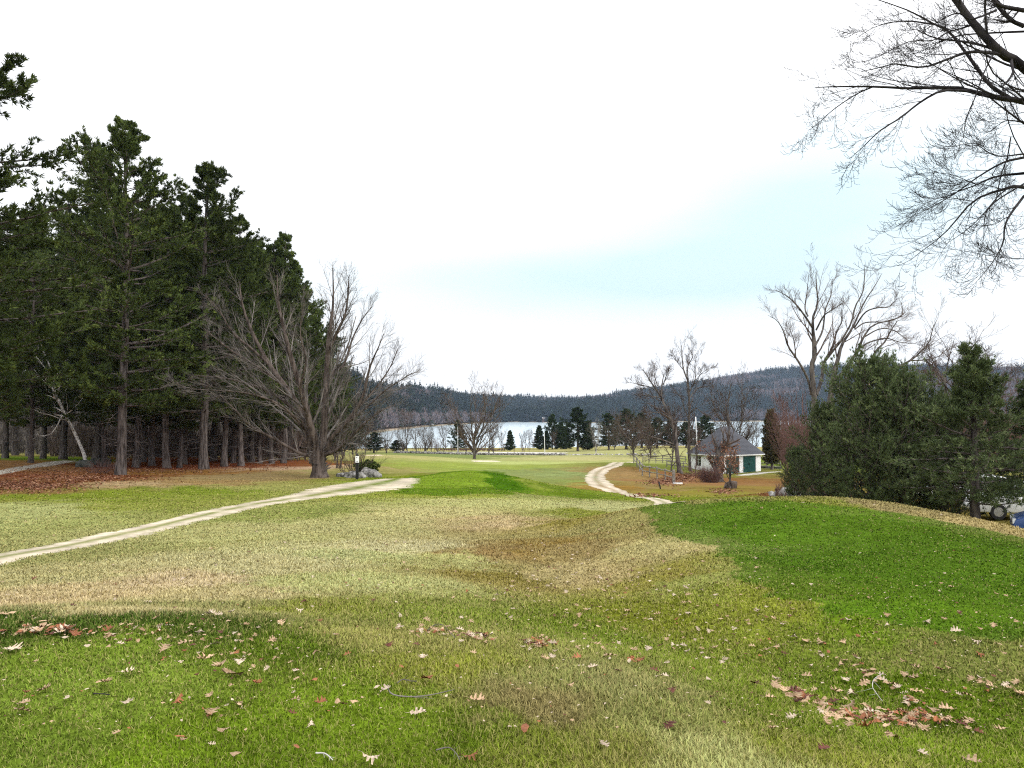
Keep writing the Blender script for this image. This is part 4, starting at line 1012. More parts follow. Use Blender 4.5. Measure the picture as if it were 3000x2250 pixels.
def ct(u, v, vt, k, label, wf=1., group=None, d=None, name='conifer_tree'):
    g = Gd(u, d) if d else G(u, v); h = top_h(u, vt, g[1], g[2]); s = h / CH[k]
    return place_tree(CON, k, name, label, 'tree', g, (u * .77) % 6.28, (s * wf, s * wf, s), group)

# lone tree on the fairway
bt(1392,1345,1128,1,'lone bare tree with a forked grey trunk beside the sand bunker', 1.15, rz=.4)
GW = 'bare trees along the stone wall in front of the lake'
wall = [
 (1070,1328,1215,0,.9,'bare tree at the left end of the lakeside row, beside the dark spruce'),
 (1132,1328,1258,1,.9,'low bushy bare tree right of the dark spruce by the wall'),
 (1180,1327,1250,1,1.,'forked bare tree behind the left end of the stone wall'),
 (1193,1327,1192,2,.9,'tallest slim bare tree of the lakeside row, pale thin crown'),
 (1220,1328,1240,0,1.,'spreading bare tree with reddish dry leaves low in its crown'),
 (1246,1329,1236,1,1.,'dark multi stemmed bare tree in the middle of the stone wall row'),
 (1264,1328,1262,2,1.,'short slim bare tree left of a low red leafed sapling'),
 (1283,1328,1278,5,1.1,'low reddish sapling standing behind the stone wall'),
 (1300,1328,1230,0,.8,'upright bare tree left of the ragged lakeside spruce'),
 (1366,1330,1240,2,1.3,'bare tree with a leaning trunk directly left of the lone fairway tree'),
 (1432,1331,1228,0,1.25,'dark bare tree right of the lone fairway tree at the road'),
 (1446,1331,1232,2,1.2,'slender many branched bare tree closest right of the dark one'),
 (1470,1322,1255,0,.8,'small bare tree left of the small dark spruce'),
 (1529,1318,1268,2,.9,'thin bare sapling right of the small dark spruce'),
 (1539,1318,1258,2,.5,'bare pole like sapling against the lake'),
 (1553,1318,1256,2,.9,'thin bare tree left of the dark lakeside spruces'),
 (1562,1318,1272,0,.7,'lowest bare sapling left of the dark lakeside spruces'),
 (1623,1317,1255,0,.7,'bare tree between the dark lakeside spruces'),
]
for (u, v, vt, k, wf, lab) in wall: bt(u, v, vt, k, lab, wf, GW)
bt(1745,1331,1225,4,'pale silvery bare tree with several stems right of the big lakeside pine', 1.05, rz=2)
bt(1855,1322,1195,3,'wide round bare tree with brownish twigs left of the fence', .95, d=150)
bt(1800,1318,1235,3,'greyish bare tree behind the low stones right of the silvery tree', .8, d=185)
bt(1905,1330,1215,3,'brown bare tree crown behind the crooked tree', .8, d=140)
bt(1965,1380,1180,2,'thin dark bare tree trunk left of the crooked tree', .9, d=91)
bt(2023,1375,1250,2,'thin dark trunk against the corner of the white garage', .6, d=95)
bt(2036,1376,1240,2,'slim leaning sapling in front of the garage window', .8, d=92)
bt(2145,1330,1105,1,'bare tree with fan of twigs rising behind the garage roof', .95, d=112)
bt(2180,1330,1240,0,'small bare tree at the lake right of the garage roof', .8, d=170)
bt(2200,1330,1235,2,'second small bare tree at the lake right of the garage roof peak', 1., d=172)
bt(2212,1330,1230,0,'bare lakeside tree nearest the brown cedar', .8, d=175)
bt(2350,1330,1120,5,'reddish bare tree left of the young pines', .85, d=84)
bt(2300,1330,1180,5,'low reddish bare tree behind the brown cedar', .7, d=96)
bt(2800,1250,975,2,'bare tree top showing above the pointed young pine', 1.4, d=75)
bt(2880,1250,1010,0,'bare tree top at the right behind the pointed young pine', 1.0, d=80)
bt(2760,1250,1110,5,'dusky bare tree low behind the round and pointed pines', 1.0, d=95)
bt(2960,1250,1115,5,'dusky bare tree behind the pine at the right edge', 1.0, d=100)
bt(2850,1250,1125,0,'low bare tree far behind the pointed pine', 1.1, d=110)
bt(1010,1330,1190,0,'grey bare tree right behind the big maple', .9, d=110)
bt(1045,1330,1225,3,'low spreading bare tree behind the signpost shrub', .8, d=130)
bt(985,1330,1230,1,'bushy bare tree behind the maple trunk', .9, d=95)
bt(1105,1328,1240,0,'pale bare tree over the dark spruce by the lake', .8, d=185)
bt(28,1335,1235,2,'thin dark bare tree in the far left opening of the wood', .9, d=115)
GCn = 'dark conifers between the course and the lake'
for (u, v, vt, k, wf, lab) in [
 (1095,1327,1268,1,2.0,'dark bushy spruce at the left end of the lakeside row'),
 (1160,1326,1290,1,2.2,'very low dark spruce behind the left part of the stone wall'),
 (1342,1324,1232,1,.95,'ragged lakeside spruce behind the white flagpole left of the lone tree'),
 (1494,1320,1262,0,1.3,'small symmetric dark spruce right of the road bend'),
 (1580,1317,1248,0,1.35,'pointed dark spruce left of the white utility pole'),
 (1601,1317,1262,0,1.3,'dark spruce directly behind the white utility pole'),
 (1618,1316,1215,1,.85,'tall thin topped pine right of the white utility pole'),
 (1643,1316,1238,0,1.35,'dark spruce left of the big lakeside pine'),
 (1660,1316,1250,0,1.3,'low dark spruce touching the left side of the big lakeside pine'),
 (1693,1322,1196,1,1.4,'big dark lakeside pine standing in the brown field'),
 (1722,1318,1235,0,1.4,'dark spruce right of the big lakeside pine'),
 (1784,1318,1213,1,1.3,'dark green pine behind the pale silvery tree'),
 (1835,1316,1200,1,1.5,'dark pine with a broad top behind the wide round bare tree'),
 (1880,1312,1212,1,1.6,'dark pine crown left of the crooked bare tree'),
 (1925,1312,1225,1,1.6,'dark pine crown behind the crooked bare tree'),
 (1965,1312,1230,1,1.6,'dark pine behind the tallest slender tree'),
 (2010,1312,1238,1,1.5,'dark pine behind the left roof slope of the garage'),
 (2065,1312,1218,1,1.4,'dark brownish pine behind the garage roof peak'),
 ]: ct(u, v, vt, k, lab, wf, GCn)
ct(2258,1374,1208,2,'brown green columnar cedar right of the white garage', 1.0, d=104, name='cedar_tree')
ct(985,1330,1120,1,'dark pine behind the right side of the big maple', 1.0, GCn, d=135)
ct(940,1330,1050,1,'dark pine filling the gap behind the maple crown', .9, GCn, d=130)
ct(1035,1330,1215,1,'low dark pine behind the signpost', .9, GCn, d=150)

# ================================================================== FAR WOODS (stuff)
def far_forest():
    r = np.random.default_rng(9)
    n = 62000
    th_ = r.uniform(-.52, .66, n)
    S = np.maximum(shore(th_), 330)
    u = CX + F * np.tan(th_); hr = np.interp(u, _sky_u, _hr)
    # squared radius gives an even spread over the land
    rr_ = np.sqrt(r.uniform(0, 1, n) * ((hr + 60) ** 2 - (S + 10) ** 2) + (S + 10) ** 2)
    extra = r.random(n) < .14; rr_[extra] = S[extra] + 10 + np.abs(r.normal(size=extra.sum())) * 14
    x = rr_ * np.sin(th_); y = rr_ * np.cos(th_); z = H(x, y)
    nz = vnoise(x, y, 210, 5) * .55 + vnoise(x, y, 70, 6) * .45
    t = (rr_ - S) / (hr - S)
    pcon = np.clip((nz - .46) * 9 + .5 + .35 * np.exp(-((t - .3) / .2) ** 2) + .25 * (t > .93), .06, .96)
    con = r.random(n) < pcon
    def conif(i):
        k = 24; m = len(i); h = r.uniform(11, 22, m) * (1 + .25 * (r.random(m) < .12))
        hh = r.random((m, k)) ** .8; az = r.uniform(0, 2 * pi, (m, k))
        rad = (1 - hh) * .24 * h[:, None] + .3
        c = np.stack([x[i][:, None] + np.cos(az) * rad * .5, y[i][:, None] + np.sin(az) * rad * .5, z[i][:, None] + (hh * .92 + .06) * h[:, None]], -1)
        o = np.stack([np.cos(az), np.sin(az), np.full_like(az, -.25)], -1) * (rad * .75)[..., None]
        sd = np.stack([-np.sin(az), np.cos(az), az * 0], -1) * (rad * .42 + .25)[..., None]
        up = np.array([0, 0, 1]) * (h[:, None, None] * .09)
        V = np.stack([c - o * .4 + up, c + o - sd, c + o + sd], 2).reshape(-1, 3)
        # spire
        return V, np.repeat(np.clip(np.repeat(r.uniform(.0, .8, m), k) + r.normal(size=m * k) * .15, 0, 1), 3)
    def decid(i):
        k = 20; m = len(i); h = r.uniform(10, 16, m)
        az = r.uniform(0, 2 * pi, (m, k)); hh = r.uniform(.15, 1, (m, k)); rad = h[:, None] * .26 * np.sqrt(r.random((m, k))) * np.sin(hh * 2.6 + .3)
        b = np.stack([x[i][:, None] + np.cos(az) * rad * .5, y[i][:, None] + np.sin(az) * rad * .5, z[i][:, None] + hh * h[:, None] * .75], -1)
        tip = np.stack([x[i][:, None] + np.cos(az) * rad * 1.3, y[i][:, None] + np.sin(az) * rad * 1.3, z[i][:, None] + h[:, None] * (hh * .75 + .26)], -1)
        sd = r.normal(size=(m, k, 3)); sd[..., 2] *= .3; sd = nrm(sd) * r.uniform(.25, .8, (m, k))[..., None]
        V = np.stack([b - sd, b + sd, tip], 2).reshape(-1, 3)
        return V, np.repeat(np.repeat(r.random(m), k), 3)
    for nm, fn, sel, mt, lab in (('conifer_forest', conif, np.where(con)[0], M['far_con'], 'dark evergreen forest on the hills across the lake'),
                            ('bare_woods', decid, np.where(~con)[0], M['far_dec'], 'mauve grey leafless woods on the hills across the lake')):
        V, a = fn(sel); Ft = np.arange(len(V)).reshape(-1, 3)
        tag(ob(nm, mesh(nm, V, [Ft], mt, smooth=False, attrs={'var': a})), lab, 'forest', kind='stuff')
M['far_con'] = needle_mat('far_conifer', (.005, .009, .008), (.014, .024, .016), (.036, .05, .028))
M['far_dec'] = needle_mat('far_bare', (.13, .11, .12), (.24, .20, .215), (.26, .19, .165))
far_forest()
# leafless woods and brush low behind the pine wood and along the lake's left shore
def brush(nm, lab, u0, u1, d0, d1, n, h0, h1, mat, seed, k=26, wd=(.02, .07), shape=.3, mx=None):
    r = np.random.default_rng(seed)
    u = r.uniform(u0, u1, n); d = r.uniform(d0, d1, n) if not callable(d0) else None
    x = (u - CX) / F * d; y = d; z = H(x, y); h = r.uniform(h0, h1, n)
    az = r.uniform(0, 2 * pi, (n, k)); hh = r.uniform(0, .75, (n, k)); lean = r.uniform(.05, 1, (n, k)) * shape
    b = np.stack([x[:, None] + np.cos(az) * hh * h[:, None] * shape * .6, y[:, None] + np.sin(az) * hh * h[:, None] * shape * .6, z[:, None] + hh * h[:, None]], -1)
    ln = h[:, None] * r.uniform(.15, .4, (n, k))
    tip = b + np.stack([np.cos(az) * lean * 1.6, np.sin(az) * lean * 1.6, np.ones_like(az)], -1) * ln[..., None]
    sd = nrm(r.normal(size=(n, k, 3)) * [1, 1, .1]) * r.uniform(wd[0], wd[1], (n, k))[..., None]
    V = np.stack([b - sd, b + sd, tip], 2).reshape(-1, 3)
    tb = np.stack([x, y, z], -1); s = np.stack([h * .012, h * 0, h * 0], -1)
    Vt = np.stack([tb - s, tb + s, tb + np.stack([h * 0, h * 0, h * .8], -1)], 1).reshape(-1, 3)
    V = np.vstack([V, Vt])
    tag(ob(nm, mesh(nm, V, [np.arange(len(V)).reshape(-1, 3)], mat, smooth=False)), lab, 'brush', kind='stuff')
brush('bare_woods', 'grey leafless woods seen through the pine trunks at the far left', -250, 1000, 135, 260, 2600, 7, 12, M['twig_grey'], 81, k=40, wd=(.03, .09))
brush('undergrowth', 'dark brush standing in the shade behind the pine trunks', 150, 900, 92, 130, 900, 2, 5.5, M['twig_brown'], 82, k=30, wd=(.02, .06))
brush('undergrowth', 'thin brush and saplings along the near shore of the lake', 1060, 1560, 178, 260, 120, 1.2, 3.2, M['twig_brown'], 83, k=26, wd=(.02, .045))
brush('undergrowth', 'low red brown brush at the near shore right of the stone wall', 1290, 1480, 196, 210, 500, .2, .6, M['twig_red'], 84, k=14, wd=(.03, .08))
brush('undergrowth', 'thicket of saplings on the bank between the garage and the lake', 1700, 2080, 240, 320, 220, 1.5, 4, M['twig_brown'], 85, k=30, wd=(.03, .07))
brush('undergrowth', 'bare thicket on the slope behind the young pines', 2280, 3100, 110, 200, 1300, 4, 9, M['twig_red'], 86, k=36, wd=(.03, .08))
brush('undergrowth', 'reddish twigs and weeds at the foot of the young pines', 2270, 2420, 38.5, 41.5, 260, .3, .8, M['twig_red'], 87, k=16, wd=(.006, .014))

# ================================================================== OBJECTS
M['white_paint'] = noise_mat('white_paint', (.80, .81, .83), (.90, .91, .92), 2.5, .6)
M['roof'] = noise_mat('roof_shingle', (.055, .058, .068), (.14, .145, .165), 26, .9, stretch=(1, 1, 3))
M['green_door'] = noise_mat('green_door', (.008, .055, .052), (.014, .085, .078), 3, .5, spec=.3)
M['dark'] = plain('black_paint', (.012, .012, .013), .5)
M['glass_dark'] = plain('dark_pane', (.02, .022, .025), .08, .5)
M['stone'] = noise_mat('granite', (.06, .058, .052), (.36, .345, .33), 4, .9, bump=.6, detail=8)
M['stone_dark'] = noise_mat('dark_boulder', (.035, .04, .036), (.13, .135, .12), 2.5, .9, bump=.5, detail=8)
M['stone_white'] = noise_mat('white_boulder', (.16, .15, .14), (.6, .58, .56), 3, .85, bump=.4)
M['rail'] = noise_mat('weathered_rail', (.12, .11, .095), (.36, .34, .3), 6, .9, bump=.4)
M['trim'] = M['white_paint']
M['concrete'] = noise_mat('concrete', (.2, .19, .18), (.35, .34, .32), 8, .9)
M['car_white'] = plain('car_white', (.78, .79, .8), .25, .5)
M['car_blue'] = plain('car_blue', (.02, .06, .2), .25, .5)
M['car_silver'] = plain('car_silver', (.4, .41, .43), .3, .5, .3)
M['rubber'] = plain('tyre_rubber', (.02, .02, .02), .8)
M['rim'] = plain('wheel_rim', (.45, .45, .46), .35, .5, .6)
M['lamp'] = plain('headlight_lens', (.7, .72, .75), .15, .5)
M['flag_red'] = plain('flag_red', (.45, .03, .04), .8); M['flag_white'] = plain('flag_white', (.75, .75, .75), .8); M['flag_blue'] = plain('flag_blue', (.02, .03, .14), .8)
M['cottage'] = plain('cottage_wall', (.62, .6, .58), .8); M['cottage_roof'] = plain('cottage_roof', (.2, .17, .16), .9); M['cottage_brown'] = plain('cottage_brown', (.2, .1, .07), .8)

def part(name, shapes, mat, parent, smooth=False):
    g = GB()
    for V, Fc in shapes: g.add(V, Fc)
    return g.build(name, [mat], parent, smooth)
def bx(*a): return box(*a)

# ---- white garage with hipped roof
gc_ = Gd(2112, 97); ang = RD(30)
gar = thing('white_garage', 'white clapboard garage with grey hipped roof and dark green double doors', 'garage', gc_ + np.array([0, 0, 0.0]), 0)
W = 7.0; WY = 5.6; Hw = 2.45
# local frame: near corner at origin, right wall (doors) runs along +X axis rotated, left wall along +Y
gar.rotation_euler = (0, 0, ang)
zb = -.6
walls = []
def wall_x(y0, y1, openings, length, axis):
    """returns boxes for a wall along axis with openings (a,b,z0,z1)"""
    res = []; xs = 0
    for a, b, z0, z1 in openings:
        res.append((xs, a, zb, Hw)); res.append((a, b, z1, Hw))
        if z0 > zb: res.append((a, b, zb, z0))
        xs = b
    res.append((xs, length, zb, Hw)); out_ = []
    for a, b, z0, z1 in res:
        out_.append(bx(a, b, y0, y1, z0, z1) if axis == 'x' else bx(y0, y1, a, b, z0, z1))
    return out_
doors = [(.75, 3.05, 0.02, 2.1), (3.75, 6.05, .02, 2.1)]
part('wall', wall_x(0, .15, doors, W, 'x') + [bx(0, .15, .15, 3.75, zb, Hw), bx(0, .15, 4.45, WY - .15, zb, Hw), bx(0, .15, 3.75, 4.45, zb, .85), bx(0, .15, 3.75, 4.45, 1.95, Hw), bx(W - .15, W, .15, WY - .15, zb, Hw), bx(0, W, WY - .15, WY, zb, Hw)], M['white_paint'], gar)
# clapboards: one lapped sheet for each stretch of wall
def lap(nm, a, b, z0, z1, axis, face, sgn):
    V = []; z = z0
    while z < z1 - .01:
        zt = min(z + .15, z1)
        V += [(z, .024), (zt, .006)]; z = zt
    P_ = []
    for z, o_ in V:
        for q in (a, b): P_.append((q, face + sgn * o_, z) if axis == 'x' else (face + sgn * o_, q, z))
    n_ = len(V); Fc = np.array([(2 * i_, 2 * i_ + 1, 2 * i_ + 3, 2 * i_ + 2) for i_ in range(n_ - 1)])
    g = GB(); g.add(P_, Fc); g.build('siding', [M['white_paint']], gar, False)
for a, b in [(0.02, .68), (3.12, 3.68), (6.12, W - .02)]: lap('s', a, b, .02, 2.3, 'x', 0, -1)
for a, b, z0, z1 in [(.02, 3.66, .02, 2.3), (4.54, WY - .02, .02, 2.3), (3.66, 4.54, .02, .77), (3.66, 4.54, 2.03, 2.3)]: lap('s', a, b, z0, z1, 'y', 0, -1)
lap('s', .02, WY - .02, .02, 2.3, 'y', W, 1)
part('foundation', [bx(-.05, W + .05, -.05, -.022, zb, .01), bx(-.05, -.022, -.02, WY + .05, zb, .01)], M['concrete'], gar)
for a, b, z0, z1 in doors:
    mid = (a + b) / 2
    for s, (p, q) in enumerate(((a + .02, mid - .012), (mid + .012, b - .02))):
        dr = part('door', [bx(p, q, .03, .09, z0, z1 - .02)] + [bx(p + .12 + .24 * j, p + .14 + .24 * j, .022, .032, z0 + .1, z1 - .15) for j in range(4)], M['green_door'], gar)
        hx = q - .12 if s == 0 else p + .06
        part('handle', [bx(hx, hx + .05, -.01, .03, .95, 1.2)], M['dark'], dr)
    part('door_frame', [bx(a - .06, a, -.03, .03, 0, z1 + .1), bx(b, b + .06, -.03, .03, 0, z1 + .1), bx(a, b, -.03, .03, z1, z1 + .1)], M['white_paint'], gar)
wn = part('window', [bx(.05, .08, 3.75, 4.45, .85, 1.95)], M['glass_dark'], gar)
part('frame', [bx(-.035, .05, 3.67, 3.75, .78, 2.02), bx(-.035, .05, 4.45, 4.53, .78, 2.02), bx(-.035, .05, 3.75, 4.45, .78, .85), bx(-.035, .05, 3.75, 4.45, 1.95, 2.02)], M['dark'], wn)
part('muntin', [bx(.02, .045, 4.085, 4.115, .85, 1.95), bx(.02, .045, 3.75, 4.085, 1.21, 1.235), bx(.02, .045, 4.115, 4.45, 1.21, 1.235), bx(.02, .045, 3.75, 4.085, 1.57, 1.595), bx(.02, .045, 4.115, 4.45, 1.57, 1.595)], M['white_paint'], wn)
ov = .38; rz0 = Hw - .12; ap = Hw + 3.4; rg = [np.array((WY / 2, WY / 2)), np.array((W - WY / 2, WY / 2))]; ends_ = [(0, 1), (1, 1), (1, 0), (0, 0)]
g = GB()
lo = np.array([(-ov, -ov), (W + ov, -ov), (W + ov, WY + ov), (-ov, WY + ov)])
nc = 22
for s in range(4):
    p, q = lo[s], lo[(s + 1) % 4]; cp_, cq_ = rg[ends_[s][0]], rg[ends_[s][1]]
    for k in range(nc):      # shingle courses, each a thin lapped step
        f0, f1 = k / nc, (k + 1) / nc
        a = np.array([*(p + (cp_ - p) * f0), rz0 + (ap - rz0) * f0 + .03]); b = np.array([*(q + (cq_ - q) * f0), rz0 + (ap - rz0) * f0 + .03])
        d_ = np.array([*(p + (cp_ - p) * f1), rz0 + (ap - rz0) * f1]); c2 = np.array([*(q + (cq_ - q) * f1), rz0 + (ap - rz0) * f1])
        g.add([a, b, c2, d_, a - [0, 0, .035], b - [0, 0, .035]], [np.array([(0, 1, 2, 3), (4, 5, 1, 0)])])
roof = g.build('roof', [M['roof']], gar, False)
part('fascia', [bx(-ov, W + ov, -ov, -ov + .03, rz0 - .13, rz0 - .01), bx(-ov, -ov + .03, -ov + .03, WY + ov, rz0 - .13, rz0 - .01), bx(W + ov - .03, W + ov, -ov + .03, WY + ov, rz0 - .13, rz0 - .01),
     bx(-ov + .03, W + ov - .03, -ov + .03, 0, rz0 - .04, rz0 - .015), bx(-ov + .03, 0, 0, WY + ov, rz0 - .04, rz0 - .015)], M['white_paint'], gar)
part('porch_lamp', [bx(3.35, 3.47, -.12, -.022, 1.75, 1.9)], M['white_paint'], gar)

# ---- broken leafy trunk and small oak in front of the garage
dS = 80.; bS = Gd(2101, dS)
r = np.random.default_rng(91)
def crop_b(x, y): return 2000 + x / 7.212, 1220 + y / 7.212
def LS(rows, d0): return [[*PT(*crop_b(x, y), d0 + dd), rad] for x, y, dd, rad in rows]
st = [
 [[bS[0], bS[1], bS[2] - .3, .66], [bS[0], bS[1], bS[2] + .3, .55]] + LS([(760,1150,0,.5),(770,950,0,.5),(800,800,0,.42),(870,700,0,.36),(920,600,0,.28),(940,530,0,.2)], dS),
 LS([(680,1100,0,.2),(620,1000,0,.14),(580,930,0,.12),(585,880,0,.06)], dS),
 LS([(780,850,0,.3),(740,700,.2,.22),(690,560,.3,.12),(640,430,.4,.07),(600,330,.4,.03)], dS),
 LS([(820,800,0,.2),(870,560,-.3,.12),(840,330,-.4,.06),(780,150,-.4,.02)], dS),
 LS([(940,620,0,.14),(975,400,.3,.1),(980,200,.4,.06),(960,30,.4,.02)], dS),
 LS([(900,720,0,.14),(1030,560,.5,.08),(1060,380,.6,.05),(1120,180,.6,.02)], dS),
 LS([(700,950,0,.12),(620,850,-.4,.06),(500,730,-.6,.04),(350,600,-.7,.02)], dS),
]
def leafy(name, label, base, limbs, lv, mat_big, mat_twig, rmin, seed, leafn, lsz, leafmat, zr, group=None):
    r = np.random.default_rng(seed)
    A = np.stack([smooth_poly(l, 14) for l in limbs]); P, R = A[:, :, :3], np.maximum(A[:, :, 3], rmin)
    g1 = GB(); V, Fq = tubes(P, R, 11, .06, r); g1.add(V, Fq); g2 = GB()
    for l_ in lv:
        S, D, L, Rc = spawn(r, P, R, l_['m'], l_.get('t0', .2), 1, l_.get('ang', (25, 60)), l_['lr'], .5, lmin=.2, taper=.4)
        P, R = grow(r, S, D, L, np.maximum(Rc, rmin), 4, .15, .3, .4); R = np.maximum(R, rmin); V, Fq = tubes(P, R, 3); g2.add(V, Fq)
    g3 = GB()
    ends = P[:, 1:].reshape(-1, 3); ends = ends[(ends[:, 2] - base[2] > zr[0]) & (ends[:, 2] - base[2] < zr[1])]
    if len(ends):
        e = ends[r.integers(0, len(ends), leafn)] + r.normal(size=(leafn, 3)) * .12
        a = nrm(r.normal(size=(leafn, 3))); b = nrm(np.cross(a, r.normal(size=(leafn, 3))))
        s = lsz * r.uniform(.6, 1.3, leafn)[:, None]
        V = np.stack([e - a * s, e + b * s * .6, e + a * s, e - b * s * .6], 1).reshape(-1, 3)
        g3.add(V, np.arange(leafn * 4).reshape(-1, 4), 0, np.repeat(r.random(leafn), 4))
    gl = [('trunk', g1, mat_big), ('crown', g2, mat_twig)] + ([('foliage', g3, leafmat)] if len(ends) else [])
    return own_tree(name, label, 'tree', base, gl, None, group)
M['dead_leaf'] = needle_mat('dead_leaf', (.10, .035, .022), (.26, .11, .06), (.42, .25, .15))
leafy('old_tree', 'broken thick old trunk in front of the white garage with sprouting stems', bS, st, [dict(m=8, lr=.45), dict(m=5, lr=.5)], M['bark_ash'], M['twig_brown'], .009, 92, 420, .075, M['dead_leaf'], (1.4, 4.2))
bK = G(2139, 1431); dk = bK[1]
ok = [[[bK[0], bK[1], bK[2] - .2, .12]] + LS([(1000,1500,0,.085),(1000,1380,0,.075),(1005,1220,0,.07),(1010,1100,0,.05),(1010,900,0,.03),(1000,650,0,.012)], dk)]
for (x1, y1, x2, y2, x3, y3, dd) in [(1000,1200,1120,1050,1190,850,.3),(1000,1220,900,1080,830,900,-.3),(1005,1150,1080,900,1120,720,-.5),(1005,1120,940,900,900,720,.5),(1000,1250,1100,1180,1170,1050,-.5),(1000,1240,880,1180,790,1060,.4),(1000,1180,1030,1000,1050,800,.9),(1000,1190,960,1000,930,830,-.9)]:
    ok.append(LS([(x1, y1, 0, .035), (x2, y2, dd, .022), (x3, y3, dd * 1.6, .008)], dk))
leafy('oak_sapling', 'small oak holding brown leaves, growing from a low stump mound before the garage', bK, ok, [dict(m=9, lr=.4), dict(m=5, lr=.5)], M['bark_ash'], M['twig_brown'], .007, 93, 900, .062, M['dead_leaf'], (1.0, 3.6))
def rock(r, sx, sy, sz, sub=2, rough=.16):
    """angular block: hull of scattered points, edges slightly worn"""
    import bmesh
    bm = bmesh.new(); npt = {1: 12, 2: 18, 3: 26}[sub]
    q = r.normal(size=(npt, 3)); q = nrm(q) * r.uniform(.75, 1.1, (npt, 1))
    q = np.sign(q) * np.abs(q) ** .8
    for p in q: bm.verts.new(p)
    res = bmesh.ops.convex_hull(bm, input=bm.verts[:])
    loose = [v for v in bm.verts if not v.link_faces]; bmesh.ops.delete(bm, geom=loose, context='VERTS')
    if sub > 1:
        bmesh.ops.bevel(bm, geom=bm.edges[:], offset=.07, segments=1, affect='EDGES')
        bmesh.ops.triangulate(bm, faces=bm.faces[:])
    else: bmesh.ops.triangulate(bm, faces=bm.faces[:])
    bm.verts.index_update()
    V = np.array([v.co[:] for v in bm.verts]); Fc = np.array([[v.index for v in f.verts] for f in bm.faces]); bm.free()
    V = V + r.normal(size=V.shape) * .012
    return V * [sx, sy, sz], Fc
def rockmesh(name, r, sx, sy, sz, mat, sub=3, rough=.13): 
    V, Fc = rock(r, sx, sy, sz, sub, rough); return mesh(name, V, [Fc], mat, smooth=False)
_v, _f = rock(r, .75, .6, .5, 3, .2)
sm = ob('stump_mound', mesh('stump_mound', _v, [_f], M['bark_maple'], smooth=False), None, bK + np.array([.15, .35, .1]))
tag(sm, 'low dark rotten stump mound at the foot of the small brown leaved oak', 'stump')

# shrubs made of many thin stems
def shrub(name, label, base, n, h, w, mat, seed, leaves=0, leafmat=None, lsz=.04, rad=.006, cat='shrub'):
    r = np.random.default_rng(seed)
    S = np.zeros((n, 3)); S[:, :2] = r.normal(size=(n, 2)) * w * .18
    az = np.arctan2(S[:, 1], S[:, 0]) + r.normal(size=n) * .5; ln = r.uniform(0, .95, n)
    D = np.stack([np.cos(az) * ln * w / h * 1.1, np.sin(az) * ln * w / h * 1.1, np.ones(n)], 1)
    P, R = grow(r, S, D, r.uniform(.6, 1.1, n) * h, np.full(n, rad * 1.8), 6, .1, .2, .4)
    g = GB(); V, Fq = tubes(P, R, 4); g.add(V, Fq)
    s2, d2, l2, r2 = spawn(r, P, R, 7, .25, 1, (20, 50), .4, .6); P2, R2 = grow(r, s2, d2, l2, r2, 4, .13, .3, .4)
    V, Fq = tubes(P2, np.maximum(R2, rad * .7), 3); g.add(V, Fq)
    t = thing(name, label, cat, base)
    g.build('stems', [mat], t)
    if leaves:
        g3 = GB(); pts = P2[:, 2:].reshape(-1, 3); e = pts[r.integers(0, len(pts), leaves)]
        tufts(r, g3, e, r.normal(size=e.shape), 4, lsz, lsz * .22, .8, r.uniform(.1, .9, leaves), m=0); g3.build('foliage', [leafmat], t, False)
    return t
shrub('red_shrub', 'low dense dark red shrub left of the broken old trunk', Gd(2078, 78), 260, 1.5, 1.9, M['twig_red'], 101, rad=.008)
shrub('red_shrub', 'thin red brown twigs growing along the garage wall under the window', Gd(2045, 86), 60, 1.6, 2.6, M['twig_red'], 102, rad=.006)
bs = G(1040, 1392)
shrub('bare_shrub', 'bare twiggy shrub behind the black signpost', bs + [0, .4, 0], 46, 2.0, 2.5, M['twig_brown'], 103, rad=.011)
shrub('green_shrub', 'low green juniper bush right of the black signpost', G(1074, 1392) + [0, .3, 0], 40, 1.0, 1.2, M['twig_brown'], 104, leaves=2600, leafmat=M['needle'], lsz=.13)
shrub('dead_sapling', 'pair of leaning thin trunks between the maple and the signpost', G(985, 1372), 2, 1.9, .9, M['bark_maple'], 105, rad=.05)
shrub('bare_shrub', 'dead brushy twigs at the foot of the tallest pine by the boulders', G(300, 1385), 60, 1.1, 2.4, M['twig_red'], 106, rad=.006)

# ---- stones
def rocks(base_pts, mat, grp, labs, seed, rough=.13):
    r = np.random.default_rng(seed)
    for (u, v, sx, sy, sz), lab in zip(base_pts, labs):
        g = G(u, v) if v > 0 else Gd(u, -v)
        o = ob('boulder', rockmesh('boulder', r, sx, sy, sz, mat, 3, rough), None, g + np.array([0, sy * .6, sz * .35]), (0, 0, r.uniform(-.3, .3)))
        tag(o, lab, 'boulder', grp)
rocks([(243,1369,.95,.7,.5),(278,1362,.75,.6,.55),(292,1367,.6,.5,.4),(307,1364,.55,.5,.55)], M['stone_dark'], 'dark boulders under the leaning birch',
      ['largest long dark boulder at the foot of the leaning birch','dark boulder behind the largest one by the birch','small low dark boulder in the gap of the birch boulders','rounded dark boulder nearest the tallest pine trunk'], 5)
rocks([(1000,1397,.5,.4,.22),(1018,1398,.45,.4,.28),(1034,1400,.55,.4,.36),(1054,1401,.4,.35,.3),(1066,1395,.7,.5,.5),(1083,1397,.65,.5,.42),(1098,1399,.5,.4,.32)], M['stone'], 'grey lichened stones round the black signpost',
      ['flat grey stone at the left end of the signpost stones','small grey stone second from the left of the signpost stones','grey stone directly left of the black signpost','grey stone touching the right of the black signpost','large grey stone below the green juniper','long sloping grey stone right of the juniper stone','rightmost grey stone beside the sandy track'], 6)
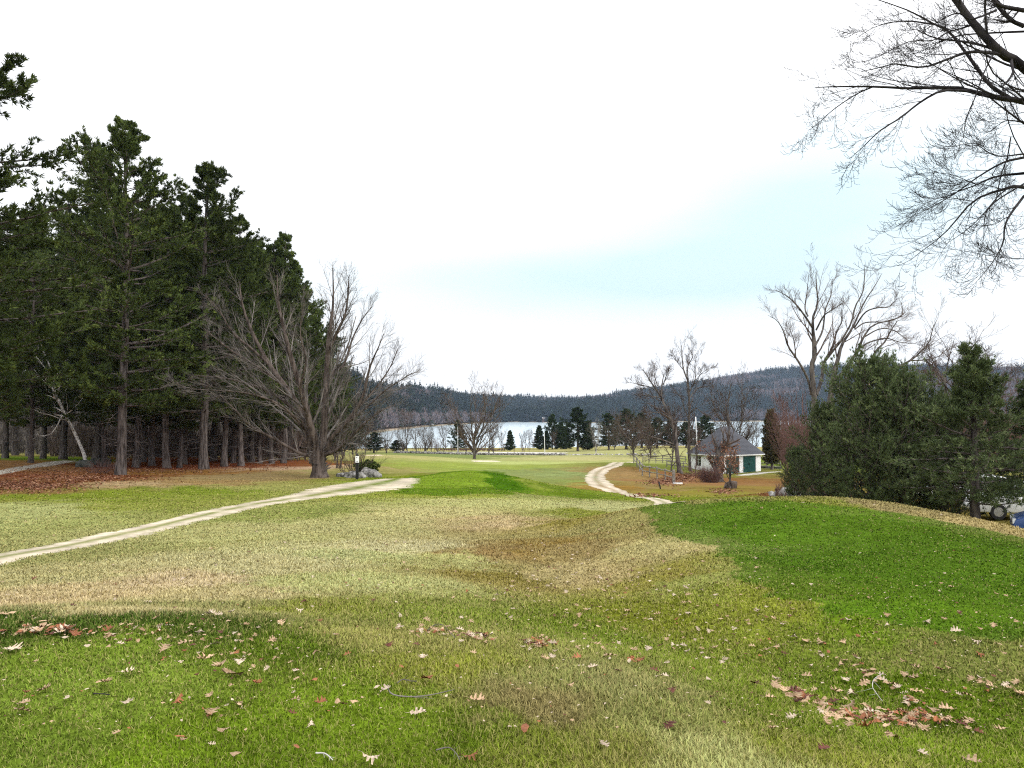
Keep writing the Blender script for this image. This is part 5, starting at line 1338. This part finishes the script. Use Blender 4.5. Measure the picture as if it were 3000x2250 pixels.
rocks([(2266,-40,.28,.3,.22),(2286,-39.5,.42,.3,.28),(2306,-39,.38,.3,.42),(2330,-38.6,.45,.4,.36)], M['stone_white'], 'white boulders at the foot of the young pines',
      ['small dark sided white boulder at the left of the young pines','slanting white boulder under the lowest little pine','upper pale boulder half covered by pine boughs','rightmost pale boulder hidden in the pine boughs'], 7, .16)
# low stone wall
def wall_of_stones(name, label, pts, n, sz, mat, seed):
    r = np.random.default_rng(seed); g = GB()
    gp = Gv([p[0] for p in pts], [p[1] for p in pts]); c = smooth_poly(gp[:, :2], n)
    b = c[len(c) // 2]; base = np.array([b[0], b[1], ground_z(*b)])
    c = c + r.normal(size=c.shape) * [.12, .25]; z = H(c[:, 0], c[:, 1])
    for i in range(n):
        s = sz * r.uniform(.55, 1.35); V, Fc = rock(r, s * r.uniform(.8, 1.5), s, s * r.uniform(.6, 1.0), 1, .14)
        g.add(V + np.array([c[i, 0], c[i, 1], z[i] + s * .35]) - base, Fc, 0)
    o = g.build(name, [mat], None, False, loc=base)
    return tag(o, label, 'stone wall')
wall_of_stones('stone_wall', 'low dry stone wall of dark grey stones in front of the lakeside trees', [(1160,1327.5),(1200,1328),(1260,1329.5),(1320,1331),(1380,1332),(1480,1333),(1560,1333.5),(1650,1334)], 300, .40, M['stone'], 8)
wall_of_stones('stone_wall', 'broken line of pale stones edging the road left of the fence', [(1640,1334),(1700,1333.5),(1760,1333),(1850,1333),(1920,1333)], 46, .28, M['stone_white'], 9)
wall_of_stones('stone_wall', 'dark tumbled stone pile right of the white garage', [(2232,1372),(2255,1372),(2285,1373)], 40, .3, M['stone_dark'], 10)

# ---- fences
def fence(name, label, pts, hgt=1.1, rails=(.45, .95), rr_=.045, pr=.07, d=None, endpost=False, group=None):
    gp = np.array([Gd(p[0], p[1]) for p in pts]) if d else Gv([p[0] for p in pts], [p[1] for p in pts])
    t = thing(name, label, 'fence', gp[0], 0, group); r = np.random.default_rng(int(abs(gp[0][0] * 10)))
    for i, p in enumerate(gp):
        q = p - gp[0]; w_ = pr * (2.2 if endpost and i == len(gp) - 1 else 1)
        V, Fc = tubes(np.array([[q + [0, 0, -.2], q + [0, 0, hgt * .5], q + [r.normal() * .03, 0, hgt + r.normal() * .04]]]), np.full((1, 3), w_), 7)
        n = len(V); V = np.vstack([V, [q + [0, 0, hgt + .02]]]); cap = np.array([(n - 7 + j, n - 7 + (j + 1) % 7, n) for j in range(7)])
        g = GB(); g.add(V, [Fc, cap]); g.build('post', [M['rail']], t, False)
    for i in range(len(gp) - 1):
        for rz in rails:
            a = gp[i] - gp[0] + [0, -.05, rz]; b = gp[i + 1] - gp[0] + [0, -.05, rz + r.normal() * .04]
            V, Fc = tubes(np.array([[a, (a + b) / 2 + [0, 0, -.03], b]]), np.full((1, 3), rr_), 6, .1, r); g = GB(); g.add(V, Fc); g.build('rail', [M['rail']], t, False)
    return t
fence('rail_fence', 'weathered split rail fence zigzagging down the bank towards a thick end post', [(1857,1357),(1866,1369),(1874,1381),(1882,1394),(1903,1398),(1925,1402),(1949,1408),(1974,1414)], 1.25, (.55, 1.1), .06, .07, endpost=True)
fence('rail_fence', 'far grey rail fence crossing the grass behind the trees', [(1882,118),(1900,117),(1920,116),(1940,116),(1962,116),(1984,116),(2006,115)], 1.15, (.4, .75, 1.05), .05, .07, d=1)
fence('rail_fence', 'short low rail fence behind the trunks left of the garage', [(1952,98),(1975,98),(2000,98),(2022,98)], .95, (.4, .8), .06, .07, d=1)
fence('rail_fence', 'low rail fence to the right of the garage before the stone pile', [(2226,107),(2242,107),(2262,107),(2284,107)], .9, (.35, .75), .06, .07, d=1)

# ---- posts and poles
def post(name, label, cat, a, b, r0, r1, mat, sides=10, extra=None, part_name='post'):
    t = thing(name, label, cat, a)
    q = np.asarray(b) - np.asarray(a)
    V, Fc = tubes(np.array([[[0, 0, -.2], q * .5, q]]), np.array([[r0, (r0 + r1) / 2, r1]]), sides); n = len(V)
    V = np.vstack([V, [q + nrm(q) * r1 * .6]]); cap = np.array([(n - sides + j, n - sides + (j + 1) % sides, n) for j in range(sides)])
    g = GB(); g.add(V, [Fc, cap]); g.build(part_name, [mat], t, True)
    return t
sp = G(1046, 1404); k_ = pxm(sp[1])
hsp = (1404 - 1328) * k_
t = thing('signpost', 'black signpost with a white marker plate standing at the grey stones', 'signpost', sp)
g = GB(); w_ = .085
V, Fc = box(-w_, w_, -w_, w_, -.2, hsp - .16); g.add(V, Fc); V = np.array([(-w_, -w_, 0), (w_, -w_, 0), (w_, w_, 0), (-w_, w_, 0), (0, 0, .17)]) + [0, 0, hsp - .16]
g.add(V, np.array([(0, 1, 4), (1, 2, 4), (2, 3, 4), (3, 0, 4)])); g.build('post', [M['dark']], t, False)
pl = part('sign_plate', [bx(-.10, .14, -w_ - .03, -w_ - .003, hsp - .62, hsp - .19)], M['white_paint'], t)
part('marking', [bx(-.03, .03, -w_ - .034, -w_ - .0305, hsp - .30, hsp - .25), bx(-.02, .01, -w_ - .034, -w_ - .0305, hsp - .335, hsp - .30), bx(-.03, .06, -w_ - .034, -w_ - .0305, hsp - .545, hsp - .52), bx(-.01, .05, -w_ - .034, -w_ - .0305, hsp - .57, hsp - .545)], M['dark'], pl)
post('flagpole', 'thin white pole standing in front of the ragged lakeside spruce', 'pole', Gd(1342, 178), PT(1341, 1252, 178), .07, .045, M['white_paint'])
post('utility_pole', 'thin white pole in the field in front of the dark spruces', 'pole', Gd(1596, 172), PT(1594.5, 1266, 172), .08, .05, M['white_paint'])
post('white_pole', 'white pole rising left of the garage roof in front of the pines', 'pole', Gd(2043, 108), PT(2038, 1222, 108), .11, .08, M['white_paint'])
post('marker_post', 'short dark leaning marker post on the bank below the fence', 'post', G(1936, 1433), PT(1930, 1412, G(1936, 1433)[1]), .06, .05, M['dark'])
g0 = G(1985, 1418)
o = ob('white_board', mesh('white_board', box(-.45, .45, -.08, .08, 0, .12)[0], [box(0, 1, 0, 1, 0, 1)[1]], M['white_paint'], smooth=False), None, g0, (0, 0, .15)); tag(o, 'white board lying on the grass below the thick end post', 'board')
# flagpole with hanging flag behind the pines
fp = Gd(2560, 118); ft = PT(2562, 1070, 118)
post('flagpole', 'tall white flagpole carrying the striped flag behind the young pines', 'pole', fp, ft, .07, .04, M['white_paint'])
fl = thing('flag', 'limp red and white striped flag with blue corner on the flagpole above the young pines', 'flag', ft + np.array([-.04, -.06, -.15]))
def cloth(name, s0, s1, z0, z1, mat, parent):
    n = 10; s = np.linspace(s0, s1, n); zz = np.linspace(z0, z1, 8); V = []
    for z_ in zz:
        for a in s:   # folds: the fly hangs down, pleated
            V.append((-a * .55 + .0, .10 * sin(a * 13 + z_ * 2), -z_ - a * 1.15))
    V = np.array(V); i = np.arange(8 * n).reshape(8, n); Fc = np.stack([i[:-1, :-1], i[:-1, 1:], i[1:, 1:], i[1:, :-1]], -1).reshape(-1, 4)
    m_ = mesh(name, V, [Fc], mat); o = ob(name, m_, parent); md = o.modifiers.new('thick', 'SOLIDIFY'); md.thickness = .012; return o
sh = 1.35 / 13
for k in range(13):
    cloth('stripe', .72 if k < 7 else 0, 1.55, k * sh + .0005, (k + 1) * sh, M['flag_red'] if k % 2 == 0 else M['flag_white'], fl)
cloth('canton', 0, .715, 0, 7 * sh - .001, M['flag_blue'], fl)

# ---- parked cars below the young pines
def car(label, loc, rz, paint):
    t = thing('parked_car', label, 'car', loc, rz, 'cars parked below the young pines')
    prof = np.array([(-2.2, .35), (-2.25, .75), (-2.1, .98), (-1.75, 1.05), (.75, 1.02), (1.75, .92), (2.2, .75), (2.28, .45), (2.2, .3), (-2.1, .28)])
    cab = np.array([(-1.95, 1.02), (-1.6, 1.42), (-1.2, 1.52), (.05, 1.50), (.45, 1.40), (1.15, 1.0)])
    def loft(p, w0, w1, zlo, zhi):
        n = len(p); V = []
        for sgn in (-1, 1):
            for x, z in p: V.append((x, sgn * (w0 + (w1 - w0) * np.clip((z - zlo) / (zhi - zlo), 0, 1)), z))
        V = np.array(V); Fc = [np.array([(i, (i + 1) % n, n + (i + 1) % n, n + i) for i in range(n)]), np.array([list(range(n))[::-1]]), np.array([list(range(n, 2 * n))])]
        return V, Fc
    def lob(nm, p, w0, w1, zl, zh, mat, par, bev=.05):
        V, Fc = loft(p, w0, w1, zl, zh); o = ob(nm, mesh(nm, V, Fc, mat, smooth=True), par)
        md = o.modifiers.new('round', 'BEVEL'); md.width = bev; md.segments = 2; return o
    lob('body', prof, .90, .86, .3, 1.05, paint, t)
    lob('windows', cab, .80, .62, 1.0, 1.5, M['glass_dark'], t, .04)
    rf = np.array([(-1.62, 1.44), (-1.2, 1.535), (.05, 1.515), (.4, 1.44), (.05, 1.47), (-1.2, 1.48)]); lob('roof', rf, .665, .64, 1.44, 1.53, paint, t, .015)
    part('pillar', [bx(-.55, -.47, -.79, -.70, 1.03, 1.3), bx(-.55, -.47, .70, .79, 1.03, 1.3)], paint, t)
    for x in (-1.38, 1.4):
        for sy in (-1, 1):
            wl = part('wheel', [], M['rubber'], t) if False else None
            g = GB(); a = np.linspace(0, 2 * pi, 20, endpoint=False)
            for rad, mt, yy, dd, nm in ((.33, M['rubber'], sy * .80, .10, 'wheel'),):
                V = np.array([(x + rad * cos(q), yy - dd, .33 + rad * sin(q)) for q in a] + [(x + rad * cos(q), yy + dd, .33 + rad * sin(q)) for q in a])
                Fc = np.array([(i, (i + 1) % 20, 20 + (i + 1) % 20, 20 + i) for i in range(20)])
                g.add(V, [Fc, np.array([list(range(20))]), np.array([list(range(20, 40))])]); wl = g.build(nm, [mt], t, False)
            g = GB(); y2 = sy * .905
            V = np.array([(x, y2 + sy * .0, .33)] + [(x + .2 * cos(q), y2 - sy * .003, .33 + .2 * sin(q)) for q in a]); g.add(V, np.array([(0, 1 + i, 1 + (i + 1) % 20) for i in range(20)]) if sy < 0 else np.array([(0, 1 + (i + 1) % 20, 1 + i) for i in range(20)])); g.build('rim', [M['rim']], wl, False)
    for sy in (-1, 1):
        part('headlight', [bx(2.17, 2.27, sy * .68 - .16, sy * .68 + .16, .62, .76)], M['lamp'], t)
        part('taillight', [bx(-2.27, -2.19, sy * .72 - .1, sy * .72 + .1, .72, .92)], M['flag_red'], t)
        part('mirror', [bx(.62, .75, sy * .98 - .08, sy * .98 + .08, .98, 1.12)], paint, t)
    return t
for lab, u, d, rz, paint in (('white car with dark windows parked behind the pine at the right edge', 2990, 33.5, RD(172), M['car_white']),
                        ('white car mostly hidden behind the dark trunk of the pointed pine', 2830, 38, RD(160), M['car_white']),
                        ('dark blue car low at the right edge just below the tee slope', 3190, 25.6, RD(150), M['car_blue'])):
    g = Gd(u, d); car(lab, g + np.array([0, 0, .02]), rz, paint)

# ---- cottages on the far shore and on the hill
def cottage(label, u, d, w_, h_, wall_m, roof_m, dep=5, lift=0):
    g = Gd(u, d); t = thing('cottage', label, 'cottage', g + np.array([0, 0, lift]))
    part('wall', [bx(-w_ / 2, w_ / 2, 0, dep, -1.5, h_)], wall_m, t)
    V = np.array([(-w_ / 2 - .4, -.4, h_), (w_ / 2 + .4, -.4, h_), (w_ / 2 + .4, dep + .4, h_), (-w_ / 2 - .4, dep + .4, h_), (-w_ / 2 - .4, dep / 2, h_ + 2.2), (w_ / 2 + .4, dep / 2, h_ + 2.2)])
    g2 = GB(); g2.add(V, [np.array([(0, 1, 5, 4), (2, 3, 4, 5), (0, 3, 2, 1)]), np.array([(0, 4, 3), (1, 2, 5)])]); g2.build('roof', [roof_m], t, False)
    for k in range(3): part('window', [bx(-w_ * .36 + k * w_ * .3, -w_ * .36 + k * w_ * .3 + w_ * .14, -.06, -.004, h_ * .35, h_ * .75)], M['glass_dark'], t)
for a in [('small white cottage on the far shore left of the thin topped pine', 1542, 1188, 9, 5, M['cottage'], M['cottage_roof']),
          ('brown cottage with a pale gable at the water above the thin topped pine', 1598, 1150, 9, 5, M['cottage_brown'], M['cottage']),
          ('tiny white cottage high in the trees on the right hill', 2700, 1900, 9, 3, M['cottage'], M['cottage'],6,5),
          ('pale cottage at the far shore behind the garage', 2182, 1300, 12, 4, M['cottage'], M['cottage']),
          ('white cottage low on the hill left of the tallest slender tree', 1832, 1500, 9, 3, M['cottage'], M['cottage'],6,5),
          ('little white cottage at the water behind the lone fairway tree', 1262, 860, 6, 4, M['cottage'], M['cottage_roof'])]:
    cottage(*a)

# ================================================================== FALLEN LEAVES AND STICKS
def leaf_geo(kind, r):
    """oak or plain leaf; origin at centre, length 1 along y, curled"""
    if kind == 'oak':
        half = [(0, -.5), (.05, -.43), (.17, -.36), (.19, -.30), (.09, -.24), (.12, -.18), (.34, -.14), (.38, -.04), (.30, -.03), (.13, .0), (.15, .08), (.36, .16), (.43, .27), (.30, .24), (.14, .24), (.17, .33), (.24, .43), (.11, .41), (0, .5)]
    else:
        half = [(0, -.5), (.14, -.38), (.26, -.15), (.28, .05), (.2, .26), (.09, .4), (0, .5)]
    n = len(half); hl = np.array(half); jit = 1 + r.normal(size=n) * .08
    V, Fc = [], []
    cur = r.uniform(.3, 1.3) * r.choice([-1, 1, 1]); bend = r.uniform(-.5, 1.0); tw = r.uniform(-.6, .6)
    def pt(x, y): return (x, y, cur * abs(x) ** 1.5 * .9 + bend * y * y * .6 + tw * x * y + .03 * r.normal())
    for x, y in hl: V.append(pt(0, y))
    for s in (-1, 1):
        b = len(V)
        for i, (x, y) in enumerate(hl): V.append(pt(s * x * jit[i], y))
        for i in range(n - 1):
            q = (i, i + 1, b + i + 1, b + i); Fc.append(q if s < 0 else q[::-1])
    b = len(V)   # stalk
    V += [(-.012, -.5, V[0][2]), (.012, -.5, V[0][2]), (.03, -.72, V[0][2] + .05), (.01, -.72, V[0][2] + .05)]; Fc.append((b, b + 1, b + 2, b + 3))
    return np.array(V), np.array(Fc)
def leaf_mat(name, c1, c2):
    m = noise_mat(name, c1, c2, 7, .65, detail=5, spec=.25, objrand=.25); return m
LM = [leaf_mat('leaf_tan', (.27, .165, .085), (.52, .37, .23)), leaf_mat('leaf_pale', (.33, .25, .175), (.60, .49, .37)), leaf_mat('leaf_rust', (.18, .06, .028), (.34, .13, .05)), leaf_mat('leaf_dark', (.07, .022, .015), (.15, .05, .03))]
LN = ['tan', 'pale', 'rust brown', 'dark red brown']
r = np.random.default_rng(77)
LG_ = [(leaf_geo('oak', r)) for _ in range(5)] + [leaf_geo('small', r) for _ in range(4)]
LME = [[mesh('fallen_leaf', V, [Fc], LM[c], smooth=True) for c in range(4)] for V, Fc in LG_]
def cl4(x, y): return 2200 + x / 2.765, 1650 + y / 2.765
def cl1(x, y): return x / 2.765, 1650 + y / 2.765
def cl2(x, y): return 800 + x / 2.765, 1650 + y / 2.765
def cl3(x, y): return 1600 + x / 2.765, 1650 + y / 2.765
# clusters: name, list of (centre u, v, spread u, spread v, count, colour weights, size)
Lv = []      # u, v, size, colour, shape, place
def put(u, v, s, c, k, place): Lv.append((u, v, s * (.82 if s > .04 else 1) * (1 if k < 5 else .75), c, k, place))
big = [(1320,970,0,.17),(1340,870,0,.13),(1955,1035,0,.13),(1760,1100,0,.13),(1570,1080,0,.13),(1265,1150,1,.12),(1345,1075,0,.15),(1165,1010,0,.17),(920,1010,0,.14),(815,1085,1,.12),(690,1075,0,.15),(430,1150,0,.15),(590,1220,0,.14),(940,1360,2,.17),(1145,1435,0,.15),(1320,1265,0,.16),(1580,1200,0,.14),(1460,1225,0,.15),(1580,1300,0,.12),(1765,1310,0,.14),(1780,1630,0,.15),(2180,1090,0,.2),(1660,570,1,.14),(1630,220,0,.13),(1825,660,1,.12),(1430,495,1,.13),(1105,440,0,.12),(790,475,1,.12),(570,660,0,.16),(745,660,0,.13),(440,645,0,.13),(350,620,1,.13),(125,735,0,.13),(205,700,0,.11),(205,965,0,.12),(450,940,0,.13),(765,970,1,.12),(1560,470,0,.11),(1965,525,0,.12),(2150,500,0,.1),(1855,755,2,.1),(1860,985,0,.1) ,(1400,1370,0,.15),(1850,1395,3,.1),(595,1545,3,.09),(1395,1580,1,.09),(260,510,1,.1),(180,465,0,.1),(1110,305,1,.1),(1410,208,1,.08),(485,185,1,.07),(50,55,0,.1),(2150,990,0,.12),(1500,680,2,.07),(1210,480,3,.07),(820,290,3,.06),(1215,525,1,.05),(480,315,1,.08),(330,395,0,.1),(60,410,1,.1),(1680,420,0,.07)]
for x, y, c, s in big: put(*cl4(x, y), s, c, r.integers(0, 5), 'near the lower right leaf drift')
for x, y, c, s in [(105,725,1,.15),(620,620,2,.13),(500,585,1,.15),(1660,845,0,.14),(1780,890,0,.14),(1870,945,0,.19),(355,1075,0,.1),(185,1240,0,.12),(1440,1170,2,.09),(1465,1500,2,.1),(1810,1425,0,.09),(1710,1250,0,.12),(1700,1130,0,.07),(1905,1595,0,.09),(945,1430,0,.06),(2080,1010,2,.09),(1500,700,0,.12),(1330,740,0,.12),(890,620,0,.1),(1480,150,1,.1),(1195,350,1,.1),(500,140,1,.1),(560,185,3,.08),(60,280,1,.08),(1905,770,2,.08),(1740,690,1,.08)]:
    put(*cl1(x, y), s, c, r.integers(0, 8) if s < .11 else r.integers(0, 5), 'on the bright green lower left lawn')
for x, y, c, s in [(370,490,2,.09),(215,410,1,.1),(330,980,2,.1),(380,1205,2,.09),(1210,805,1,.11),(1045,870,2,.08),(600,795,2,.07),(1235,980,2,.11),(1490,870,2,.08),(590,185,2,.06),(1650,1150,0,.11),(310,1370,1,.06),(350,750,0,.08),(1020,550,1,.1),(940,725,3,.11),(2040,1395,2,.13),(1600,1605,2,.09),(790,1650,1,.1),(190,1555,2,.07),(1890,435,1,.08),(1000,335,1,.08),(1630,110,1,.08),(320,130,1,.08),(1750,180,1,.07),(520,1160,0,.08),(180,1150,0,.07),(190,920,1,.07)]:
    put(*cl2(x, y), s, c, r.integers(0, 8), 'on the grass at the bottom centre')
for x, y, c, s in [(1300,805,1,.12),(830,735,1,.11),(1150,740,1,.1),(1000,240,1,.1),(905,232,1,.09),(1370,275,1,.1),(1555,492,0,.1),(1630,500,0,.1),(1710,405,1,.1),(900,435,0,.12),(660,400,0,.12),(270,445,0,.12),(160,420,1,.1),(400,690,0,.13),(240,535,0,.11),(550,495,0,.1),(1370,708,0,.11),(1450,800,1,.09),(1480,722,0,.09),(980,650,0,.1),(1315,578,1,.09),(770,835,2,.11),(875,900,3,.09),(1020,1075,3,.09),(520,800,0,.13),(470,1525,1,.07),(585,905,3,.06),(380,880,1,.09),(690,810,2,.1),(700,160,1,.08),(350,395,1,.08),(1710,55,0,.12),(1665,695,0,.1),(1865,965,1,.12)]:
    put(*cl3(x, y), s, c, r.integers(0, 5), 'in the shallow dip between lawn and tee')
def cluster(u, v, su, sv, n, w_, sz, place, tilt=0):
    for _ in range(n):
        a, b = r.normal(), r.normal()
        put(u + a * su, v + b * sv + a * su * tilt, sz * r.uniform(.6, 1.15), r.choice(4, p=w_), r.integers(0, 8), place)
cluster(*cl4(1150, 1300), 110, 15, 75, (.45, .05, .3, .2), .12, 'heaped in the lower right leaf drift', .06)
cluster(*cl4(500, 1170), 60, 11, 26, (.6, .1, .2, .1), .13, 'heaped in the lower right leaf drift', .35)
cluster(*cl4(1000, 960), 85, 8, 42, (.6, .15, .15, .1), .11, 'heaped in the lower right leaf drift', .62)
cluster(*cl1(400, 570), 55, 9, 44, (.45, .1, .35, .1), .11, 'banked against the rough at the lower left')
cluster(*cl1(1300, 590), 140, 18, 44, (.5, .25, .15, .1), .07, 'banked against the rough at the lower left')
cluster(*cl1(1850, 700), 90, 36, 34, (.5, .25, .15, .1), .05, 'banked against the rough at the lower left')
cluster(*cl2(1260, 575), 45, 7, 26, (.5, .2, .2, .1), .09, 'in the long leaf line at the bottom centre')
cluster(*cl2(1600, 620), 35, 8, 32, (.4, .2, .25, .15), .09, 'in the long leaf line at the bottom centre')
cluster(*cl2(2170, 680), 30, 12, 34, (.5, .2, .2, .1), .09, 'in the long leaf line at the bottom centre')
cluster(680, 2060, 110, 80, 26, (.5, .2, .2, .1), .045, 'on the bright green lower left lawn')
cluster(2000, 1870, 260, 60, 110, (.45, .4, .05, .1), .08, 'in the shallow dip between lawn and tee')
cluster(1750, 1720, 170, 40, 80, (.3, .5, .08, .12), .10, 'on the tan slope left of the tee')
cluster(1500, 1660, 260, 55, 110, (.3, .5, .06, .14), .09, 'on the tan slope left of the tee')
for _ in range(620):
    v = 1470 + 700 * r.random() ** 1.6; uu = r.uniform(-50, 3050)
    if v > 1840 and (uu < 2000 or v > 2120) and r.random() < .75: continue
    put(uu, v, r.uniform(.05, .11), r.choice(4, p=(.35, .4, .05, .2)), r.integers(0, 8), 'scattered')
# tiny leaf crumbs
for _ in range(2600):
    v = 1600 + 560 * r.random() ** 1.7; uu = r.uniform(-50, 3050)
    if v > 1880 and uu < 2100 and r.random() < .6: continue
    put(uu, v, r.uniform(.015, .034), r.choice(4, p=(.3, .45, .05, .2)), 5 + r.integers(0, 3), 'scattered')
LU = np.array([l[0] for l in Lv]); LV_ = np.array([l[1] for l in Lv]); GP = Gv(LU, LV_)
ok_ = (GP[:, 1] < 60); px_ = np.array([l[2] for l in Lv]) / GP[:, 1] * ok_
order = np.argsort(-px_); top = set(order[:298].tolist())
from mathutils import Euler, Matrix
stuff = {c: GB() for c in range(4)}
for i in np.argsort(-px_):
    if not ok_[i]: continue
    u, v, s, c, k, place = Lv[i]; g = GP[i]
    rot = (r.normal() * .2, r.normal() * .2, r.uniform(0, 6.28)); lift = .028 + abs(r.normal()) * .012
    if place.startswith('heaped'): lift += r.uniform(0, .04)
    if i in top:
        o = ob('fallen_leaf', LME[k][c], None, g + np.array([0, 0, lift]), rot, (s, s, s))
        tag(o, '%s fallen %s leaf %s' % (LN[c], 'oak' if k < 5 else 'curled small', place), 'leaf', 'fallen leaves ' + place)
    else:
        V, Fc = LG_[k]; Mx = np.array(Euler(rot).to_matrix())
        stuff[c].add((V * s) @ Mx.T + g + [0, 0, lift], Fc)
g = GB(); off = 0
for c in range(4):
    for V, A_ in zip(stuff[c].V, stuff[c].A): g.V.append(V); g.A.append(A_)
    for Fc, Mi in zip(stuff[c].F, stuff[c].M): g.F.append(Fc + off); g.M.append(Mi * 0 + c)
    off += stuff[c].n
o = g.build('leaf_litter', LM); tag(o, 'thin scatter of small and distant fallen leaves over the grass', 'leaf litter', kind='stuff')

# leaf patches by the fence and under the pines
def litter(nm, lab, cen, su, sv, n, sz, mats, seed):
    r = np.random.default_rng(seed); g = GB()
    for u, v, a, b, m_ in cen:
        U = u + r.normal(size=m_) * a; Vv = v + r.normal(size=m_) * b; P = Gv(U, Vv)
        P[:, 2] += .03 + r.random(m_) * .03
        a_ = nrm(r.normal(size=(m_, 3)) * [1, 1, .35]); b_ = nrm(np.cross(a_, [0, 0, 1.]) + r.normal(size=(m_, 3)) * .3); s = sz * r.uniform(.6, 1.3, m_)[:, None]
        V = np.stack([P - a_ * s, P + b_ * s * .7, P + a_ * s, P - b_ * s * .7], 1).reshape(-1, 3); g.add(V, np.arange(m_ * 4).reshape(-1, 4), 0, np.repeat(r.random(m_), 4))
    o = g.build(nm, mats, None, False); tag(o, lab, 'leaf litter', kind='stuff')
litter('leaf_litter', 'red brown leaves gathered under the fence and garage trees', [(1930,1413,25,5,500),(1965,1412,20,6,500),(2010,1396,26,6,700),(2050,1388,16,4,300),(1900,1452,40,4,200),(2120,1440,22,5,240),(1985,1404,22,5,400)], 0, 0, 0, .1, [M['dead_leaf']], 61)
litter('needle_litter', 'rust red pine needles and dry leaves on the ground of the pine wood', [(60,1425,90,9,1800),(250,1400,110,8,1700),(450,1378,120,7,1700),(700,1368,100,6,1200),(150,1385,90,9,1000)], 0, 0, 0, .075, [M['dead_leaf']], 62)

def stick(label, rows, rad, mat=M['twig_grey'], twigs=3, seed=1):
    gp = Gv([p[0] for p in rows], [p[1] for p in rows]); gp[:, 2] += .035; r = np.random.default_rng(seed)
    P = smooth_poly(gp, 14)[None]; base = P[0, 0].copy(); R = np.linspace(rad, rad * .5, 14)[None]
    g = GB(); V, Fq = tubes(P - base, R, 6, .08, r); g.add(V, Fq)
    S, D, L, Rc = spawn(r, P - base, R, twigs, .3, .95, (25, 55), .35, .6, flat=.2); P2, R2 = grow(r, S, D, L, Rc, 4, .1, 0., .4); V, Fq = tubes(P2, R2, 4); g.add(V, Fq)
    o = g.build('fallen_twig', [mat], None, loc=base); tag(o, label, 'twig')
stick('long curved grey twig lying on the green grass at the bottom centre', [cl2(925,1055),cl2(960,1110),cl2(1060,1132),cl2(1190,1130),cl2(1320,1110),cl2(1465,1075)], .0045, seed=2)
stick('small tangled grey twig just above the long curved one', [cl2(1005,1020),cl2(1050,990),cl2(1100,1000),cl2(1165,1005)], .0035, twigs=6, seed=3)
stick('bleached forked twig lying on the lower right leaf drift', [cl4(1065,925),cl4(1000,970),cl4(985,1030),cl4(1020,1090),cl4(1065,1150)], .0045, M['bark_light'], seed=4)
stick('pale twig at the bottom edge left of centre', [cl2(345,1600),cl2(420,1605),cl2(485,1658)], .0045, M['bark_light'], seed=5)
stick('thin arched twig at the bottom edge right of centre', [cl2(1320,1575),cl2(1420,1555),cl2(1480,1600),cl2(1510,1655)], .0035, seed=6)
stick('dark short twig on the light green lower left lawn', [cl1(755,1108),cl1(830,1112),cl1(890,1118)], .004, M['twig_dark'], seed=7)
stick('thin twig lying across the long leaf line', [cl2(1250,580),cl2(1310,530),cl2(1370,530),cl2(1420,580),cl2(1475,640)], .004, seed=8)

# ================================================================== HAZE
hz = bpy.data.materials.new('haze'); hz.use_nodes = True; hn = hz.node_tree.nodes; hn.clear()
ho = hn.new('ShaderNodeOutputMaterial'); hv = hn.new('ShaderNodeVolumePrincipled')
hv.inputs['Color'].default_value = (.60, .76, 1, 1); hv.inputs['Density'].default_value = .00007; hv.inputs['Anisotropy'].default_value = .2
hz.node_tree.links.new(hv.outputs[0], ho.inputs['Volume'])
V, Fc = box(-3700, 3700, -3700, 3700, -60, 260)
o = ob('haze', mesh('haze', V, [Fc], hz, smooth=False)); tag(o, 'thin cool haze over the lake and hills', 'haze', kind='stuff')
